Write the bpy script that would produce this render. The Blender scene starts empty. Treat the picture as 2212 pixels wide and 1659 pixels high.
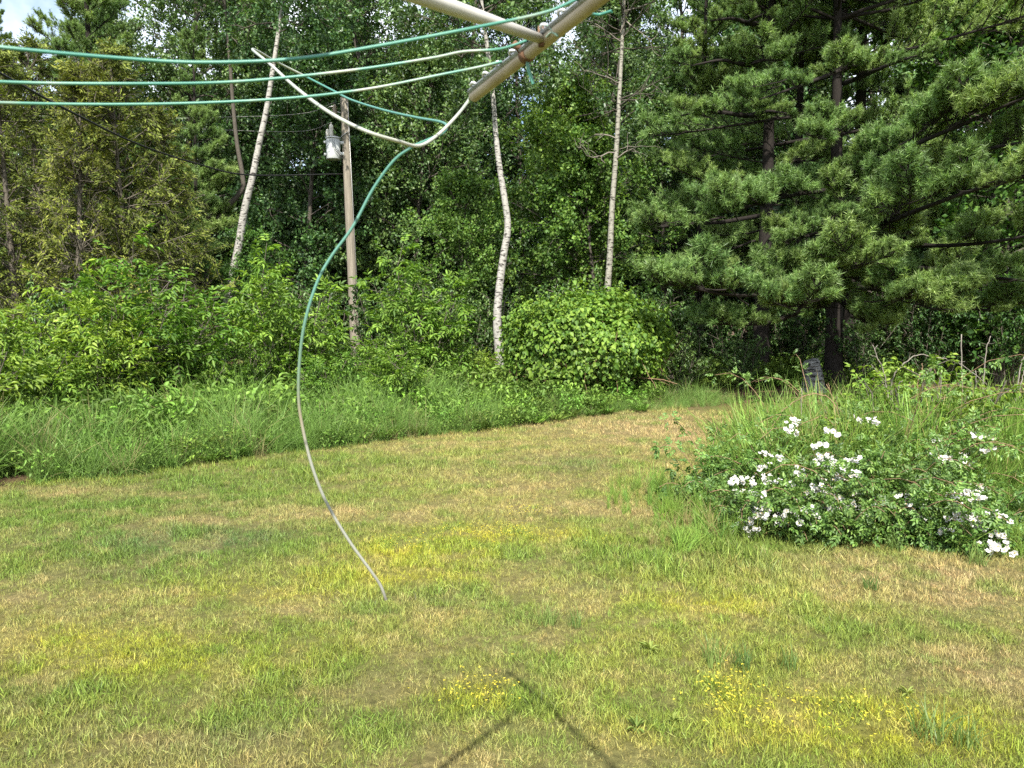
import bpy, math
import numpy as np
from mathutils import Vector, Matrix, Quaternion

# ------------------------------------------------------------------ camera, sky, sun, exposure
scene = bpy.context.scene
PITCH = math.radians(5.0)
EYE = 1.70
FOC = 1663.0                      # focal length in units of a 2212 x 1659 picture
cam_data = bpy.data.cameras.new("camera")
cam_data.sensor_width = 36.0
cam_data.lens = 36.0 * FOC / 2212.0
cam_data.clip_start = 0.02
cam_data.clip_end = 2000.0
cam_data.dof.use_dof = True
cam_data.dof.focus_distance = 6.5
cam_data.dof.aperture_fstop = 10.0
cam = bpy.data.objects.new("camera", cam_data)
scene.collection.objects.link(cam)
cam.location = (0, 0, EYE)
cam.rotation_euler = (math.pi / 2 - PITCH, 0, 0)
scene.camera = cam

SUN_EL = math.radians(47.0)
SUN_DX = 0.03                      # sideways drift of the shadows per metre forward
world = bpy.data.worlds.new("World")
scene.world = world
world.use_nodes = True
world.cycles.sampling_method = 'NONE'      # the sky is smooth: leave the light sampling to the sun
wn, wl = world.node_tree.nodes, world.node_tree.links
wn.clear()
w_out = wn.new("ShaderNodeOutputWorld")
w_bg = wn.new("ShaderNodeBackground")
w_sky = wn.new("ShaderNodeTexSky")
w_sky.sky_type = 'NISHITA'
w_sky.sun_disc = False
w_sky.sun_elevation = SUN_EL
w_sky.sun_rotation = math.pi
w_sky.air_density = 1.0
w_sky.dust_density = 1.2
w_tc = wn.new("ShaderNodeTexCoord")
w_noise = wn.new("ShaderNodeTexNoise")
w_noise.inputs['Scale'].default_value = 2.2
w_noise.inputs['Detail'].default_value = 7
w_noise.inputs['Roughness'].default_value = 0.62
w_ramp = wn.new("ShaderNodeValToRGB")
w_ramp.color_ramp.elements[0].position = 0.38
w_ramp.color_ramp.elements[0].color = (0, 0, 0, 1)
w_ramp.color_ramp.elements[1].position = 0.60
w_ramp.color_ramp.elements[1].color = (1, 1, 1, 1)
w_mix = wn.new("ShaderNodeMixRGB")
w_mix.inputs[2].default_value = (8.2, 8.6, 9.2, 1)       # cloud white, in the sky's own brightness scale
wl.new(w_tc.outputs['Generated'], w_noise.inputs['Vector'])
wl.new(w_noise.outputs['Fac'], w_ramp.inputs['Fac'])
wl.new(w_ramp.outputs['Color'], w_mix.inputs[0])
wl.new(w_sky.outputs['Color'], w_mix.inputs[1])
wl.new(w_mix.outputs['Color'], w_bg.inputs['Color'])
w_bg.inputs['Strength'].default_value = 0.11
wl.new(w_bg.outputs['Background'], w_out.inputs['Surface'])

sun_data = bpy.data.lights.new("sun", 'SUN')
sun_data.energy = 4.6
sun_data.angle = math.radians(0.6)
sun_data.color = (1.0, 0.95, 0.86)
sun = bpy.data.objects.new("sun", sun_data)
scene.collection.objects.link(sun)
_sd = Vector((SUN_DX, 1.0, 0)).normalized() * math.cos(SUN_EL) + Vector((0, 0, -math.sin(SUN_EL)))
sun.rotation_euler = _sd.to_track_quat('-Z', 'Y').to_euler()
sun.location = (0, -20, 30)

scene.view_settings.view_transform = 'Standard'
scene.view_settings.look = 'None'
scene.view_settings.exposure = 1.15
scene.view_settings.gamma = 1.0
scene.view_settings.use_curve_mapping = False
scene.render.engine = 'CYCLES'
cy = scene.cycles
cy.max_bounces = 3
cy.diffuse_bounces = 2
cy.glossy_bounces = 2
cy.transmission_bounces = 3
cy.transparent_max_bounces = 4
cy.use_light_tree = False
cy.caustics_reflective = False
cy.caustics_refractive = False
cy.sample_clamp_indirect = 4.0
cy.use_denoising = False
try:
    cy.denoiser = 'OPENIMAGEDENOISE'
    cy.denoising_input_passes = 'RGB_ALBEDO_NORMAL'
    cy.denoising_prefilter = 'ACCURATE'
except Exception:
    pass

# ------------------------------------------------------------------ helpers: pixels of the photograph -> places
CP, SP = math.cos(PITCH), math.sin(PITCH)

def ray(px, py):
    u, v = (px - 1106.0) / FOC, (829.5 - py) / FOC
    return np.array([u, CP + v * SP, -SP + v * CP])

def at(px, py, Y):
    """point seen at the pixel, at ground distance Y in front of the eye"""
    d = ray(px, py)
    return np.array([0, 0, EYE]) + d * (Y / d[1])

def ground(px, py):
    d = ray(px, py)
    return np.array([0, 0, EYE]) + d * (EYE / -d[2])

def ground_at(px, Y):
    """ground point at distance Y under a pixel column (taken at the height of the picture's centre)"""
    p = at(px, 800, Y)
    return np.array([p[0], Y, 0.0])

def nrm(a):
    return a / np.maximum(np.linalg.norm(a, axis=-1, keepdims=True), 1e-9)

# ------------------------------------------------------------------ helpers: objects
COL = scene.collection

class Geo:
    """collects vertices and faces; build() makes ONE mesh"""
    def __init__(self):
        self.v, self.t, self.q, self.tint, self.n = [], [], [], [], 0
    def add(self, v, tris=None, quads=None, tint=1.0):
        v = np.asarray(v, dtype=np.float32).reshape(-1, 3)
        if tris is not None and len(tris): self.t.append(np.asarray(tris, dtype=np.int32) + self.n)
        if quads is not None and len(quads): self.q.append(np.asarray(quads, dtype=np.int32) + self.n)
        t = np.asarray(tint, dtype=np.float32)
        self.tint.append(np.broadcast_to(t, (len(v),)) if t.ndim == 0 else t)
        self.v.append(v); self.n += len(v)
    def mesh(self, name, mat, smooth=False):
        me = bpy.data.meshes.new(name)
        V = np.concatenate(self.v) if self.v else np.zeros((0, 3), np.float32)
        T = np.concatenate(self.t) if self.t else np.zeros((0, 3), np.int32)
        Q = np.concatenate(self.q) if self.q else np.zeros((0, 4), np.int32)
        me.vertices.add(len(V)); me.vertices.foreach_set("co", V.ravel())
        nl = len(T) * 3 + len(Q) * 4
        me.loops.add(nl)
        me.loops.foreach_set("vertex_index", np.concatenate([T.ravel(), Q.ravel()]).astype(np.int32))
        me.polygons.add(len(T) + len(Q))
        ls = np.concatenate([np.arange(len(T)) * 3, len(T) * 3 + np.arange(len(Q)) * 4]).astype(np.int32)
        me.polygons.foreach_set("loop_start", ls)
        me.update(calc_edges=True)
        me.validate()
        a = me.attributes.new("tint", 'FLOAT', 'POINT')
        a.data.foreach_set("value", np.concatenate(self.tint).astype(np.float32) if self.tint else np.zeros(0, np.float32))
        if smooth: me.polygons.foreach_set("use_smooth", np.ones(len(me.polygons), dtype=bool))
        me.materials.append(mat)
        return me

def obj(name, me, parent=None, loc=(0, 0, 0), rz=0.0, scale=1.0):
    o = bpy.data.objects.new(name, me)
    COL.objects.link(o)
    o.location = tuple(float(c) for c in loc)
    o.rotation_euler = (0, 0, rz)
    o.scale = (scale,) * 3 if np.isscalar(scale) else scale
    if parent: o.parent = parent
    return o

def tag(o, label=None, cat=None, group=None, kind=None):
    if label: o["label"] = label
    if cat: o["category"] = cat
    if group: o["group"] = group
    if kind: o["kind"] = kind
    return o

def thing(name, label, cat, loc=(0, 0, 0), rz=0.0, scale=1.0, group=None):
    return tag(obj(name, None, None, loc, rz, scale), label, cat, group)

# ------------------------------------------------------------------ helpers: shapes
def tubes(P, R, sides=6):
    """P (B,n,3) centre lines, R (B,n) radii -> vertices and quads of B open tubes"""
    P = np.asarray(P, float); R = np.asarray(R, float)
    B, n, _ = P.shape
    T = np.empty_like(P)
    T[:, 1:-1] = P[:, 2:] - P[:, :-2]; T[:, 0] = P[:, 1] - P[:, 0]; T[:, -1] = P[:, -1] - P[:, -2]
    T = nrm(T)
    mean = nrm(P[:, -1] - P[:, 0])
    ref = np.where(np.abs(mean[:, 2:3]) > 0.75, np.array([[1.0, 0, 0]]), np.array([[0, 0, 1.0]]))
    U = nrm(np.cross(T, ref[:, None, :])); W = np.cross(T, U)
    a = np.arange(sides) * 2 * math.pi / sides
    V = P[:, :, None, :] + R[:, :, None, None] * (np.cos(a)[None, None, :, None] * U[:, :, None, :] + np.sin(a)[None, None, :, None] * W[:, :, None, :])
    b, i, s = np.meshgrid(np.arange(B), np.arange(n - 1), np.arange(sides), indexing='ij')
    s2 = (s + 1) % sides
    f = lambda i_, s_: (b * n + i_) * sides + s_
    Q = np.stack([f(i, s), f(i, s2), f(i + 1, s2), f(i + 1, s)], -1).reshape(-1, 4)
    return V.reshape(-1, 3), Q

def tube1(g, pts, r, sides=8, tint=1.0, cap=True):
    pts = np.asarray(pts, float)
    r = np.broadcast_to(np.asarray(r, float), (len(pts),))
    V, Q = tubes(pts[None], r[None], sides)
    tris = None
    if cap:
        k = len(V)
        V = np.concatenate([V, pts[:1], pts[-1:]])
        s = np.arange(sides); s2 = (s + 1) % sides; e = (len(pts) - 1) * sides
        tris = np.concatenate([np.stack([s2, s, np.full(sides, k)], -1), np.stack([e + s, e + s2, np.full(sides, k + 1)], -1)])
    g.add(V, tris, Q, tint)

def box(g, c, sx, sy, sz, ax=None):
    """box about c; ax = 3x3 rows of its axes"""
    A = np.eye(3) if ax is None else np.asarray(ax)
    s = np.array([[x, y, z] for x in (-1, 1) for y in (-1, 1) for z in (-1, 1)]) * np.array([sx, sy, sz]) / 2
    V = np.asarray(c) + s @ A
    g.add(V, None, [[0, 1, 3, 2], [4, 6, 7, 5], [0, 4, 5, 1], [2, 3, 7, 6], [0, 2, 6, 4], [1, 5, 7, 3]])

def lathe(g, prof, c=(0, 0, 0), sides=20):
    prof = np.asarray(prof, float)
    pts = np.stack([np.zeros(len(prof)), np.zeros(len(prof)), prof[:, 1]], -1) + np.asarray(c)
    a = np.arange(sides) * 2 * math.pi / sides
    V = np.stack([prof[:, None, 0] * np.cos(a), prof[:, None, 0] * np.sin(a), np.broadcast_to(prof[:, None, 1], (len(prof), sides))], -1).reshape(-1, 3) + np.asarray(c)
    i, s = np.meshgrid(np.arange(len(prof) - 1), np.arange(sides), indexing='ij'); s2 = (s + 1) % sides
    g.add(V, None, np.stack([i * sides + s, i * sides + s2, (i + 1) * sides + s2, (i + 1) * sides + s], -1).reshape(-1, 4))

def spline(pts, k):
    """Catmull-Rom through pts, k points per span"""
    P = np.asarray(pts, float)
    P = np.concatenate([[2 * P[0] - P[1]], P, [2 * P[-1] - P[-2]]])
    out = []
    for i in range(1, len(P) - 2):
        t = np.linspace(0, 1, k, endpoint=False)[:, None]
        p0, p1, p2, p3 = P[i - 1], P[i], P[i + 1], P[i + 2]
        out.append(0.5 * (2 * p1 + (p2 - p0) * t + (2 * p0 - 5 * p1 + 4 * p2 - p3) * t ** 2 + (3 * p1 - p0 - 3 * p2 + p3) * t ** 3))
    out.append(P[-2][None])
    return np.concatenate(out)

def leaves(g, P, D, N, L, W, fold=0.22, droop=0.12, tint=1.0, fine=False):
    """one folded leaf for each row: at P, along D, facing N"""
    D = nrm(D); S = nrm(np.cross(D, N)); U = np.cross(S, D)
    L = np.broadcast_to(np.asarray(L, float), (len(P),))[:, None]; W = np.broadcast_to(np.asarray(W, float), (len(P),))[:, None]
    tint = np.broadcast_to(np.asarray(tint, float), (len(P),))
    tip = P + D * L - U * L * droop
    b = np.arange(len(P))[:, None]
    if not fine:
        V = np.stack([P, P + D * L * .42 + S * W * .5 + U * W * fold, tip, P + D * L * .42 - S * W * .5 + U * W * fold], 1)
        g.add(V.reshape(-1, 3), np.concatenate([b * 4 + np.array([[0, 1, 2]]), b * 4 + np.array([[0, 2, 3]])]), None, np.repeat(tint, 4))
    else:
        V = np.stack([P, P + D * L * .25 + S * W * .42 + U * W * fold, P + D * L * .6 + S * W * .40 + U * W * (fold - .05), tip,
                      P + D * L * .6 - S * W * .40 + U * W * (fold - .05), P + D * L * .25 - S * W * .42 + U * W * fold], 1)
        g.add(V.reshape(-1, 3), None, np.concatenate([b * 6 + np.array([[0, 1, 2, 3]]), b * 6 + np.array([[0, 3, 4, 5]])]), np.repeat(tint, 6))

def grow(rng, start, d, length, n, wander, bend=(0, 0, 0)):
    """batch of wandering centre lines"""
    B = len(start); P = np.empty((B, n, 3)); P[:, 0] = start; d = nrm(d)
    step = (np.asarray(length) / (n - 1))[:, None]
    for i in range(1, n):
        d = nrm(d + rng.normal(size=(B, 3)) * wander + np.asarray(bend))
        P[:, i] = P[:, i - 1] + d * step
    return P

def sprout(rng, P, k, t0, t1, ang, flat=None):
    """k side shoots on each centre line: start points, directions, place along the parent"""
    B, n, _ = P.shape
    t = np.sort(rng.uniform(t0, t1, (B, k)), axis=1)
    x = t * (n - 1); i = np.minimum(x.astype(int), n - 2); f = (x - i)[..., None]
    b = np.arange(B)[:, None]
    p0, p1 = P[b, i], P[b, i + 1]
    S = p0 * (1 - f) + p1 * f; T = nrm(p1 - p0)
    if flat is None:
        r = nrm(np.cross(T, rng.normal(size=(B, k, 3))))
    else:
        side = nrm(np.cross(T, np.array(flat, float)))
        sg = np.where(np.arange(k) % 2 == 0, 1.0, -1.0)[None, :, None]
        r = nrm(side * sg + rng.normal(size=(B, k, 3)) * .18)
    a = ang * rng.uniform(.75, 1.25, (B, k, 1))
    D = T * np.cos(a) + r * np.sin(a)
    return S.reshape(-1, 3), D.reshape(-1, 3), t.reshape(-1)

def vnoise(x, y, seed, scale):
    """smooth value noise, 0..1"""
    r = np.random.default_rng(seed).random((64, 64))
    X, Y = np.asarray(x) * scale + 31.7, np.asarray(y) * scale + 17.3
    xi, yi = np.floor(X).astype(int), np.floor(Y).astype(int)
    fx, fy = X - xi, Y - yi
    fx, fy = fx * fx * (3 - 2 * fx), fy * fy * (3 - 2 * fy)
    g = lambda i, j: r[i % 64, j % 64]
    return (g(xi, yi) * (1 - fx) + g(xi + 1, yi) * fx) * (1 - fy) + (g(xi, yi + 1) * (1 - fx) + g(xi + 1, yi + 1) * fx) * fy

def fbm(x, y, seed, scale):
    return sum(vnoise(x, y, seed + i, scale * 2 ** i) * .5 ** i for i in range(4)) / 1.875

# ------------------------------------------------------------------ materials
def new_mat(name):
    m = bpy.data.materials.new(name); m.use_nodes = True
    n, l = m.node_tree.nodes, m.node_tree.links
    n.clear()
    return m, n, l, n.new("ShaderNodeOutputMaterial")

def ramp(n, stops):
    r = n.new("ShaderNodeValToRGB")
    while len(r.color_ramp.elements) < len(stops): r.color_ramp.elements.new(0.5)
    for e, (p, c) in zip(r.color_ramp.elements, stops): e.position = p; e.color = (*c, 1)
    return r

def leaf_mat(name, stops, transl=0.3, rough=0.45, spec=0.35, tcol=(1.25, 1.25, .55)):
    m, n, l, out = new_mat(name)
    geo = n.new("ShaderNodeNewGeometry")
    cr = ramp(n, stops); l.new(geo.outputs['Random Per Island'], cr.inputs['Fac'])
    at_ = n.new("ShaderNodeAttribute"); at_.attribute_name = "tint"
    mul = n.new("ShaderNodeVectorMath"); mul.operation = 'SCALE'
    l.new(cr.outputs['Color'], mul.inputs[0]); l.new(at_.outputs['Fac'], mul.inputs['Scale'])
    oi = n.new("ShaderNodeObjectInfo")
    hs = n.new("ShaderNodeHueSaturation")
    mr = n.new("ShaderNodeMapRange"); mr.inputs['To Min'].default_value = .478; mr.inputs['To Max'].default_value = .512
    l.new(oi.outputs['Random'], mr.inputs['Value']); l.new(mr.outputs['Result'], hs.inputs['Hue'])
    mv = n.new("ShaderNodeMapRange"); mv.inputs['To Min'].default_value = 1.2; mv.inputs['To Max'].default_value = .82
    l.new(oi.outputs['Random'], mv.inputs['Value']); l.new(mv.outputs['Result'], hs.inputs['Value'])
    l.new(mul.outputs['Vector'], hs.inputs['Color'])
    p = n.new("ShaderNodeBsdfPrincipled")
    p.inputs['Roughness'].default_value = rough
    p.inputs['Specular IOR Level'].default_value = spec
    l.new(hs.outputs['Color'], p.inputs['Base Color'])
    tr = n.new("ShaderNodeBsdfTranslucent")
    tm = n.new("ShaderNodeVectorMath"); tm.operation = 'MULTIPLY'; tm.inputs[1].default_value = tcol
    l.new(hs.outputs['Color'], tm.inputs[0]); l.new(tm.outputs['Vector'], tr.inputs['Color'])
    mx = n.new("ShaderNodeMixShader"); mx.inputs[0].default_value = transl
    l.new(p.outputs[0], mx.inputs[1]); l.new(tr.outputs[0], mx.inputs[2]); l.new(mx.outputs[0], out.inputs[0])
    return m

def bark_mat(name, c1, c2, scale=(6, 6, 1.2), rough=.9, bump=.6, marks=None, speckle=12.0):
    m, n, l, out = new_mat(name)
    tc = n.new("ShaderNodeTexCoord"); mp = n.new("ShaderNodeMapping"); mp.inputs['Scale'].default_value = scale
    l.new(tc.outputs['Object'], mp.inputs['Vector'])
    no = n.new("ShaderNodeTexNoise"); no.inputs['Scale'].default_value = speckle; no.inputs['Detail'].default_value = 6; no.inputs['Roughness'].default_value = .7
    l.new(mp.outputs[0], no.inputs['Vector'])
    cr = ramp(n, [(.32, c1), (.68, c2)]); l.new(no.outputs['Fac'], cr.inputs['Fac'])
    col = cr.outputs['Color']
    if marks:                                   # dark lenticels and scars of a birch, wider than high
        mp2 = n.new("ShaderNodeMapping"); mp2.inputs['Scale'].default_value = (5, 5, 17)
        l.new(tc.outputs['Object'], mp2.inputs['Vector'])
        n2 = n.new("ShaderNodeTexNoise"); n2.inputs['Scale'].default_value = 1.6; n2.inputs['Detail'].default_value = 4
        l.new(mp2.outputs[0], n2.inputs['Vector'])
        r2 = ramp(n, [(.53, (0, 0, 0)), (.62, (1, 1, 1))]); l.new(n2.outputs['Fac'], r2.inputs['Fac'])
        mx = n.new("ShaderNodeMixRGB"); l.new(r2.outputs['Color'], mx.inputs[0]); l.new(col, mx.inputs[1]); mx.inputs[2].default_value = (*marks, 1)
        col = mx.outputs['Color']
    p = n.new("ShaderNodeBsdfPrincipled"); p.inputs['Roughness'].default_value = rough; p.inputs['Specular IOR Level'].default_value = .2
    l.new(col, p.inputs['Base Color'])
    bp = n.new("ShaderNodeBump"); bp.inputs['Strength'].default_value = bump; bp.inputs['Distance'].default_value = .02
    l.new(no.outputs['Fac'], bp.inputs['Height']); l.new(bp.outputs[0], p.inputs['Normal'])
    l.new(p.outputs[0], out.inputs[0])
    return m

def plain_mat(name, c, rough=.5, metal=0.0, c2=None, scale=20.0, bump=0.0, spec=.4, lo=.35, hi=.65):
    m, n, l, out = new_mat(name)
    p = n.new("ShaderNodeBsdfPrincipled"); p.inputs['Roughness'].default_value = rough; p.inputs['Metallic'].default_value = metal
    p.inputs['Specular IOR Level'].default_value = spec
    tc = n.new("ShaderNodeTexCoord"); no = n.new("ShaderNodeTexNoise"); no.inputs['Scale'].default_value = scale; no.inputs['Detail'].default_value = 5
    l.new(tc.outputs['Object'], no.inputs['Vector'])
    cr = ramp(n, [(lo, c), (hi, c2 or tuple(x * .8 for x in c))]); l.new(no.outputs['Fac'], cr.inputs['Fac'])
    l.new(cr.outputs['Color'], p.inputs['Base Color'])
    if bump:
        bp = n.new("ShaderNodeBump"); bp.inputs['Strength'].default_value = bump; bp.inputs['Distance'].default_value = .005
        l.new(no.outputs['Fac'], bp.inputs['Height']); l.new(bp.outputs[0], p.inputs['Normal'])
    l.new(p.outputs[0], out.inputs[0])
    return m

def grass_mat(name, transl=.25, lo=.72, hi=1.25, straw=.0):
    """blade colour comes from the clump it belongs to (attribute 'col'), each blade a little different"""
    m, n, l, out = new_mat(name)
    a = n.new("ShaderNodeAttribute"); a.attribute_type = 'INSTANCER'; a.attribute_name = "col"
    geo = n.new("ShaderNodeNewGeometry")
    mr = n.new("ShaderNodeMapRange"); mr.inputs['To Min'].default_value = lo; mr.inputs['To Max'].default_value = hi
    l.new(geo.outputs['Random Per Island'], mr.inputs['Value'])
    sc = n.new("ShaderNodeVectorMath"); sc.operation = 'SCALE'
    l.new(a.outputs['Color'], sc.inputs[0]); l.new(mr.outputs['Result'], sc.inputs['Scale'])
    col = sc.outputs['Vector']
    if straw:
        wn_ = n.new("ShaderNodeTexWhiteNoise"); wn_.noise_dimensions = '1D'; l.new(geo.outputs['Random Per Island'], wn_.inputs['W'])
        th = n.new("ShaderNodeMath"); th.operation = 'LESS_THAN'; th.inputs[1].default_value = straw; l.new(wn_.outputs['Value'], th.inputs[0])
        mx = n.new("ShaderNodeMixRGB"); l.new(th.outputs[0], mx.inputs[0]); l.new(col, mx.inputs[1]); mx.inputs[2].default_value = (.40, .32, .15, 1)
        col = mx.outputs['Color']
    p = n.new("ShaderNodeBsdfPrincipled"); p.inputs['Roughness'].default_value = .5; p.inputs['Specular IOR Level'].default_value = .3
    l.new(col, p.inputs['Base Color'])
    tr = n.new("ShaderNodeBsdfTranslucent"); l.new(col, tr.inputs['Color'])
    mx2 = n.new("ShaderNodeMixShader"); mx2.inputs[0].default_value = transl
    l.new(p.outputs[0], mx2.inputs[1]); l.new(tr.outputs[0], mx2.inputs[2]); l.new(mx2.outputs[0], out.inputs[0])
    return m

M = {}
M['aspen_leaf'] = leaf_mat("aspen_leaf", [(0, (.034, .082, .026)), (.5, (.072, .150, .046)), (1, (.140, .230, .080))], .30, .40, .45)
M['maple_leaf'] = leaf_mat("maple_leaf", [(0, (.046, .110, .022)), (.55, (.100, .200, .036)), (1, (.175, .285, .060))], .34, .5, .3)
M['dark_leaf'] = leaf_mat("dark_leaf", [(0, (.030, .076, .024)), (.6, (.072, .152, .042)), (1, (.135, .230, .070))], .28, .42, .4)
M['shrub_leaf'] = leaf_mat("shrub_leaf", [(0, (.060, .135, .018)), (.5, (.135, .250, .032)), (1, (.235, .365, .060))], .36, .5, .32)
M['vine_leaf'] = leaf_mat("vine_leaf", [(0, (.050, .120, .016)), (.5, (.112, .215, .026)), (1, (.210, .325, .048))], .32, .5, .3)
M['rose_leaf'] = leaf_mat("rose_leaf", [(0, (.055, .125, .026)), (.6, (.105, .205, .042)), (1, (.180, .290, .065))], .28, .42, .4)
M['shoot_leaf'] = leaf_mat("shoot_leaf", [(0, (.085, .160, .020)), (.6, (.150, .250, .032)), (1, (.230, .330, .055))], .35, .5, .3)
M['cedar_leaf'] = leaf_mat("cedar_leaf", [(0, (.048, .068, .015)), (.45, (.098, .138, .023)), (.8, (.160, .205, .034)), (1, (.215, .255, .055))], .22, .6, .2)
M['needle'] = leaf_mat("pine_needle", [(0, (.070, .140, .034)), (.5, (.170, .290, .080)), (1, (.300, .430, .145))], .30, .45, .4)
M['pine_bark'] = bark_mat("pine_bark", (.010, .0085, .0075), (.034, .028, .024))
M['grey_bark'] = bark_mat("grey_bark", (.045, .038, .030), (.13, .115, .095))
M['birch_bark'] = bark_mat("birch_bark", (.22, .21, .185), (.42, .405, .37), (3, 3, 3), .8, .3, marks=(.045, .04, .035), speckle=5.0)
M['aspen_bark'] = bark_mat("aspen_bark", (.19, .18, .145), (.34, .33, .28), (3, 3, 3), .8, .3, marks=(.04, .036, .03), speckle=5.0)
M['twig'] = bark_mat("twig", (.07, .06, .045), (.17, .15, .12))
M['cane'] = bark_mat("cane", (.17, .10, .06), (.34, .23, .14))
M['dead_wood'] = bark_mat("dead_wood", (.14, .12, .10), (.30, .27, .23))

# ------------------------------------------------------------------ the ground
EDGE_PX = [(-420, 1120), (-100, 1066), (0, 1047), (250, 1030), (430, 1003), (600, 978), (760, 962), (900, 943), (1100, 926), (1250, 903), (1400, 890), (1540, 877), (1650, 868)]
EDGE = np.array([ground(*p)[:2] for p in EDGE_PX])
EDGE = np.concatenate([[[-40, 5.0]], EDGE, [[12.0, 17.2], [40, 20]]])
def edge_y(x): return np.interp(x, EDGE[:, 0], EDGE[:, 1])

GREEN, BLUEG = np.array([.122, .192, .032]), np.array([.100, .162, .046])
OLIVE, TAN, YEL = np.array([.262, .285, .056]), np.array([.400, .310, .138]), np.array([.420, .410, .030])
# patches of the lawn, where they lie in the photograph: pixel centre, pixel half-sizes, colour, strength
PATCHES = [(700, 1450, 700, 70, GREEN, .35), (200, 1150, 420, 90, GREEN, .75), (300, 1085, 480, 50, GREEN, .95), (800, 1000, 350, 26, GREEN, .6), (520, 1040, 300, 34, GREEN, .75), (430, 1165, 230, 36, BLUEG, .95), (1300, 1190, 300, 42, GREEN, .75),
           (1520, 1130, 200, 60, GREEN, .8), (960, 1290, 200, 26, GREEN, .75), (100, 1490, 200, 60, GREEN, .7), (480, 1600, 140, 40, BLUEG, .6), (1250, 1000, 110, 22, BLUEG, .7),
           (570, 1350, 160, 26, GREEN, .6), (250, 1235, 120, 14, BLUEG, .5), (700, 960, 160, 18, GREEN, .6), (1180, 1330, 90, 18, BLUEG, .5), (1700, 1190, 240, 30, GREEN, .55),
           (1500, 930, 340, 48, TAN, 1.0), (820, 1105, 260, 20, TAN, .6), (1150, 1050, 220, 22, TAN, .55), (2050, 1250, 260, 60, TAN, .95), (1150, 1650, 330, 60, TAN, .85),
           (480, 1122, 110, 12, TAN, .7), (60, 1265, 110, 28, TAN, .7), (900, 960, 150, 16, TAN, .5), (2100, 1450, 200, 60, TAN, .6), (160, 1060, 120, 12, TAN, .55), (1350, 1100, 200, 26, TAN, .6),
           (1080, 1158, 170, 20, YEL, .7), (900, 1190, 130, 18, YEL, .7), (1040, 1500, 100, 38, YEL, .5), (1560, 1500, 80, 40, YEL, .6), (1750, 1570, 260, 60, YEL, .5),
           (350, 1420, 260, 36, YEL, .5), (1520, 1300, 120, 18, YEL, .55), (200, 1370, 200, 26, YEL, .45), (2000, 1560, 200, 60, YEL, .5), (850, 1240, 150, 20, YEL, .5), (560, 1280, 150, 18, YEL, .35)]
_pp = []
for px, py, rx, ry, c, s in PATCHES:
    g0 = ground(px, py); t = np.linalg.norm(g0 - np.array([0, 0, EYE])) / np.linalg.norm(ray(px, py))
    _pp.append((g0[0], g0[1], rx * t / FOC, abs(ground(px, py - ry)[1] - ground(px, py + ry)[1]) / 2, c, s))

def lawn_colour(x, y, rng=None):
    n1, n2, n3 = fbm(x, y, 11, .55), fbm(x, y, 23, 1.3), fbm(x, y, 37, 3.1)
    c = np.broadcast_to(OLIVE, (len(x), 3)).copy()
    k = np.clip((n1 - .52) * 5, 0, .55)[:, None]; c = c * (1 - k) + GREEN * k
    k = np.clip((n2 - .58) * 5, 0, .4)[:, None]; c = c * (1 - k) + TAN * k
    wob = .6 + .8 * n2
    for gx, gy, rx, ry, col, s in _pp:
        d2 = ((x - gx) / rx) ** 2 + ((y - gy) / ry) ** 2
        k = (np.clip(np.exp(-d2 * wob * .9) * s * (.62 + .95 * n3), 0, 1))[:, None]
        c = c * (1 - k) + col * k
    k = np.clip((n3 - .62) * 6, 0, .7)[:, None] * .45; c = c * (1 - k) + TAN * k
    k = np.clip((.42 - n3) * 6, 0, .7)[:, None] * .8; c = c * (1 - k) + (GREEN * 1.2) * k
    n4 = fbm(x, y, 47, 7.0)
    k = np.clip((n4 - .58) * 7, 0, .75)[:, None] * .45; c = c * (1 - k) + TAN * 1.15 * k
    k = np.clip((.42 - n4) * 7, 0, .75)[:, None] * .6; c = c * (1 - k) + GREEN * 1.05 * k
    return c

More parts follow.
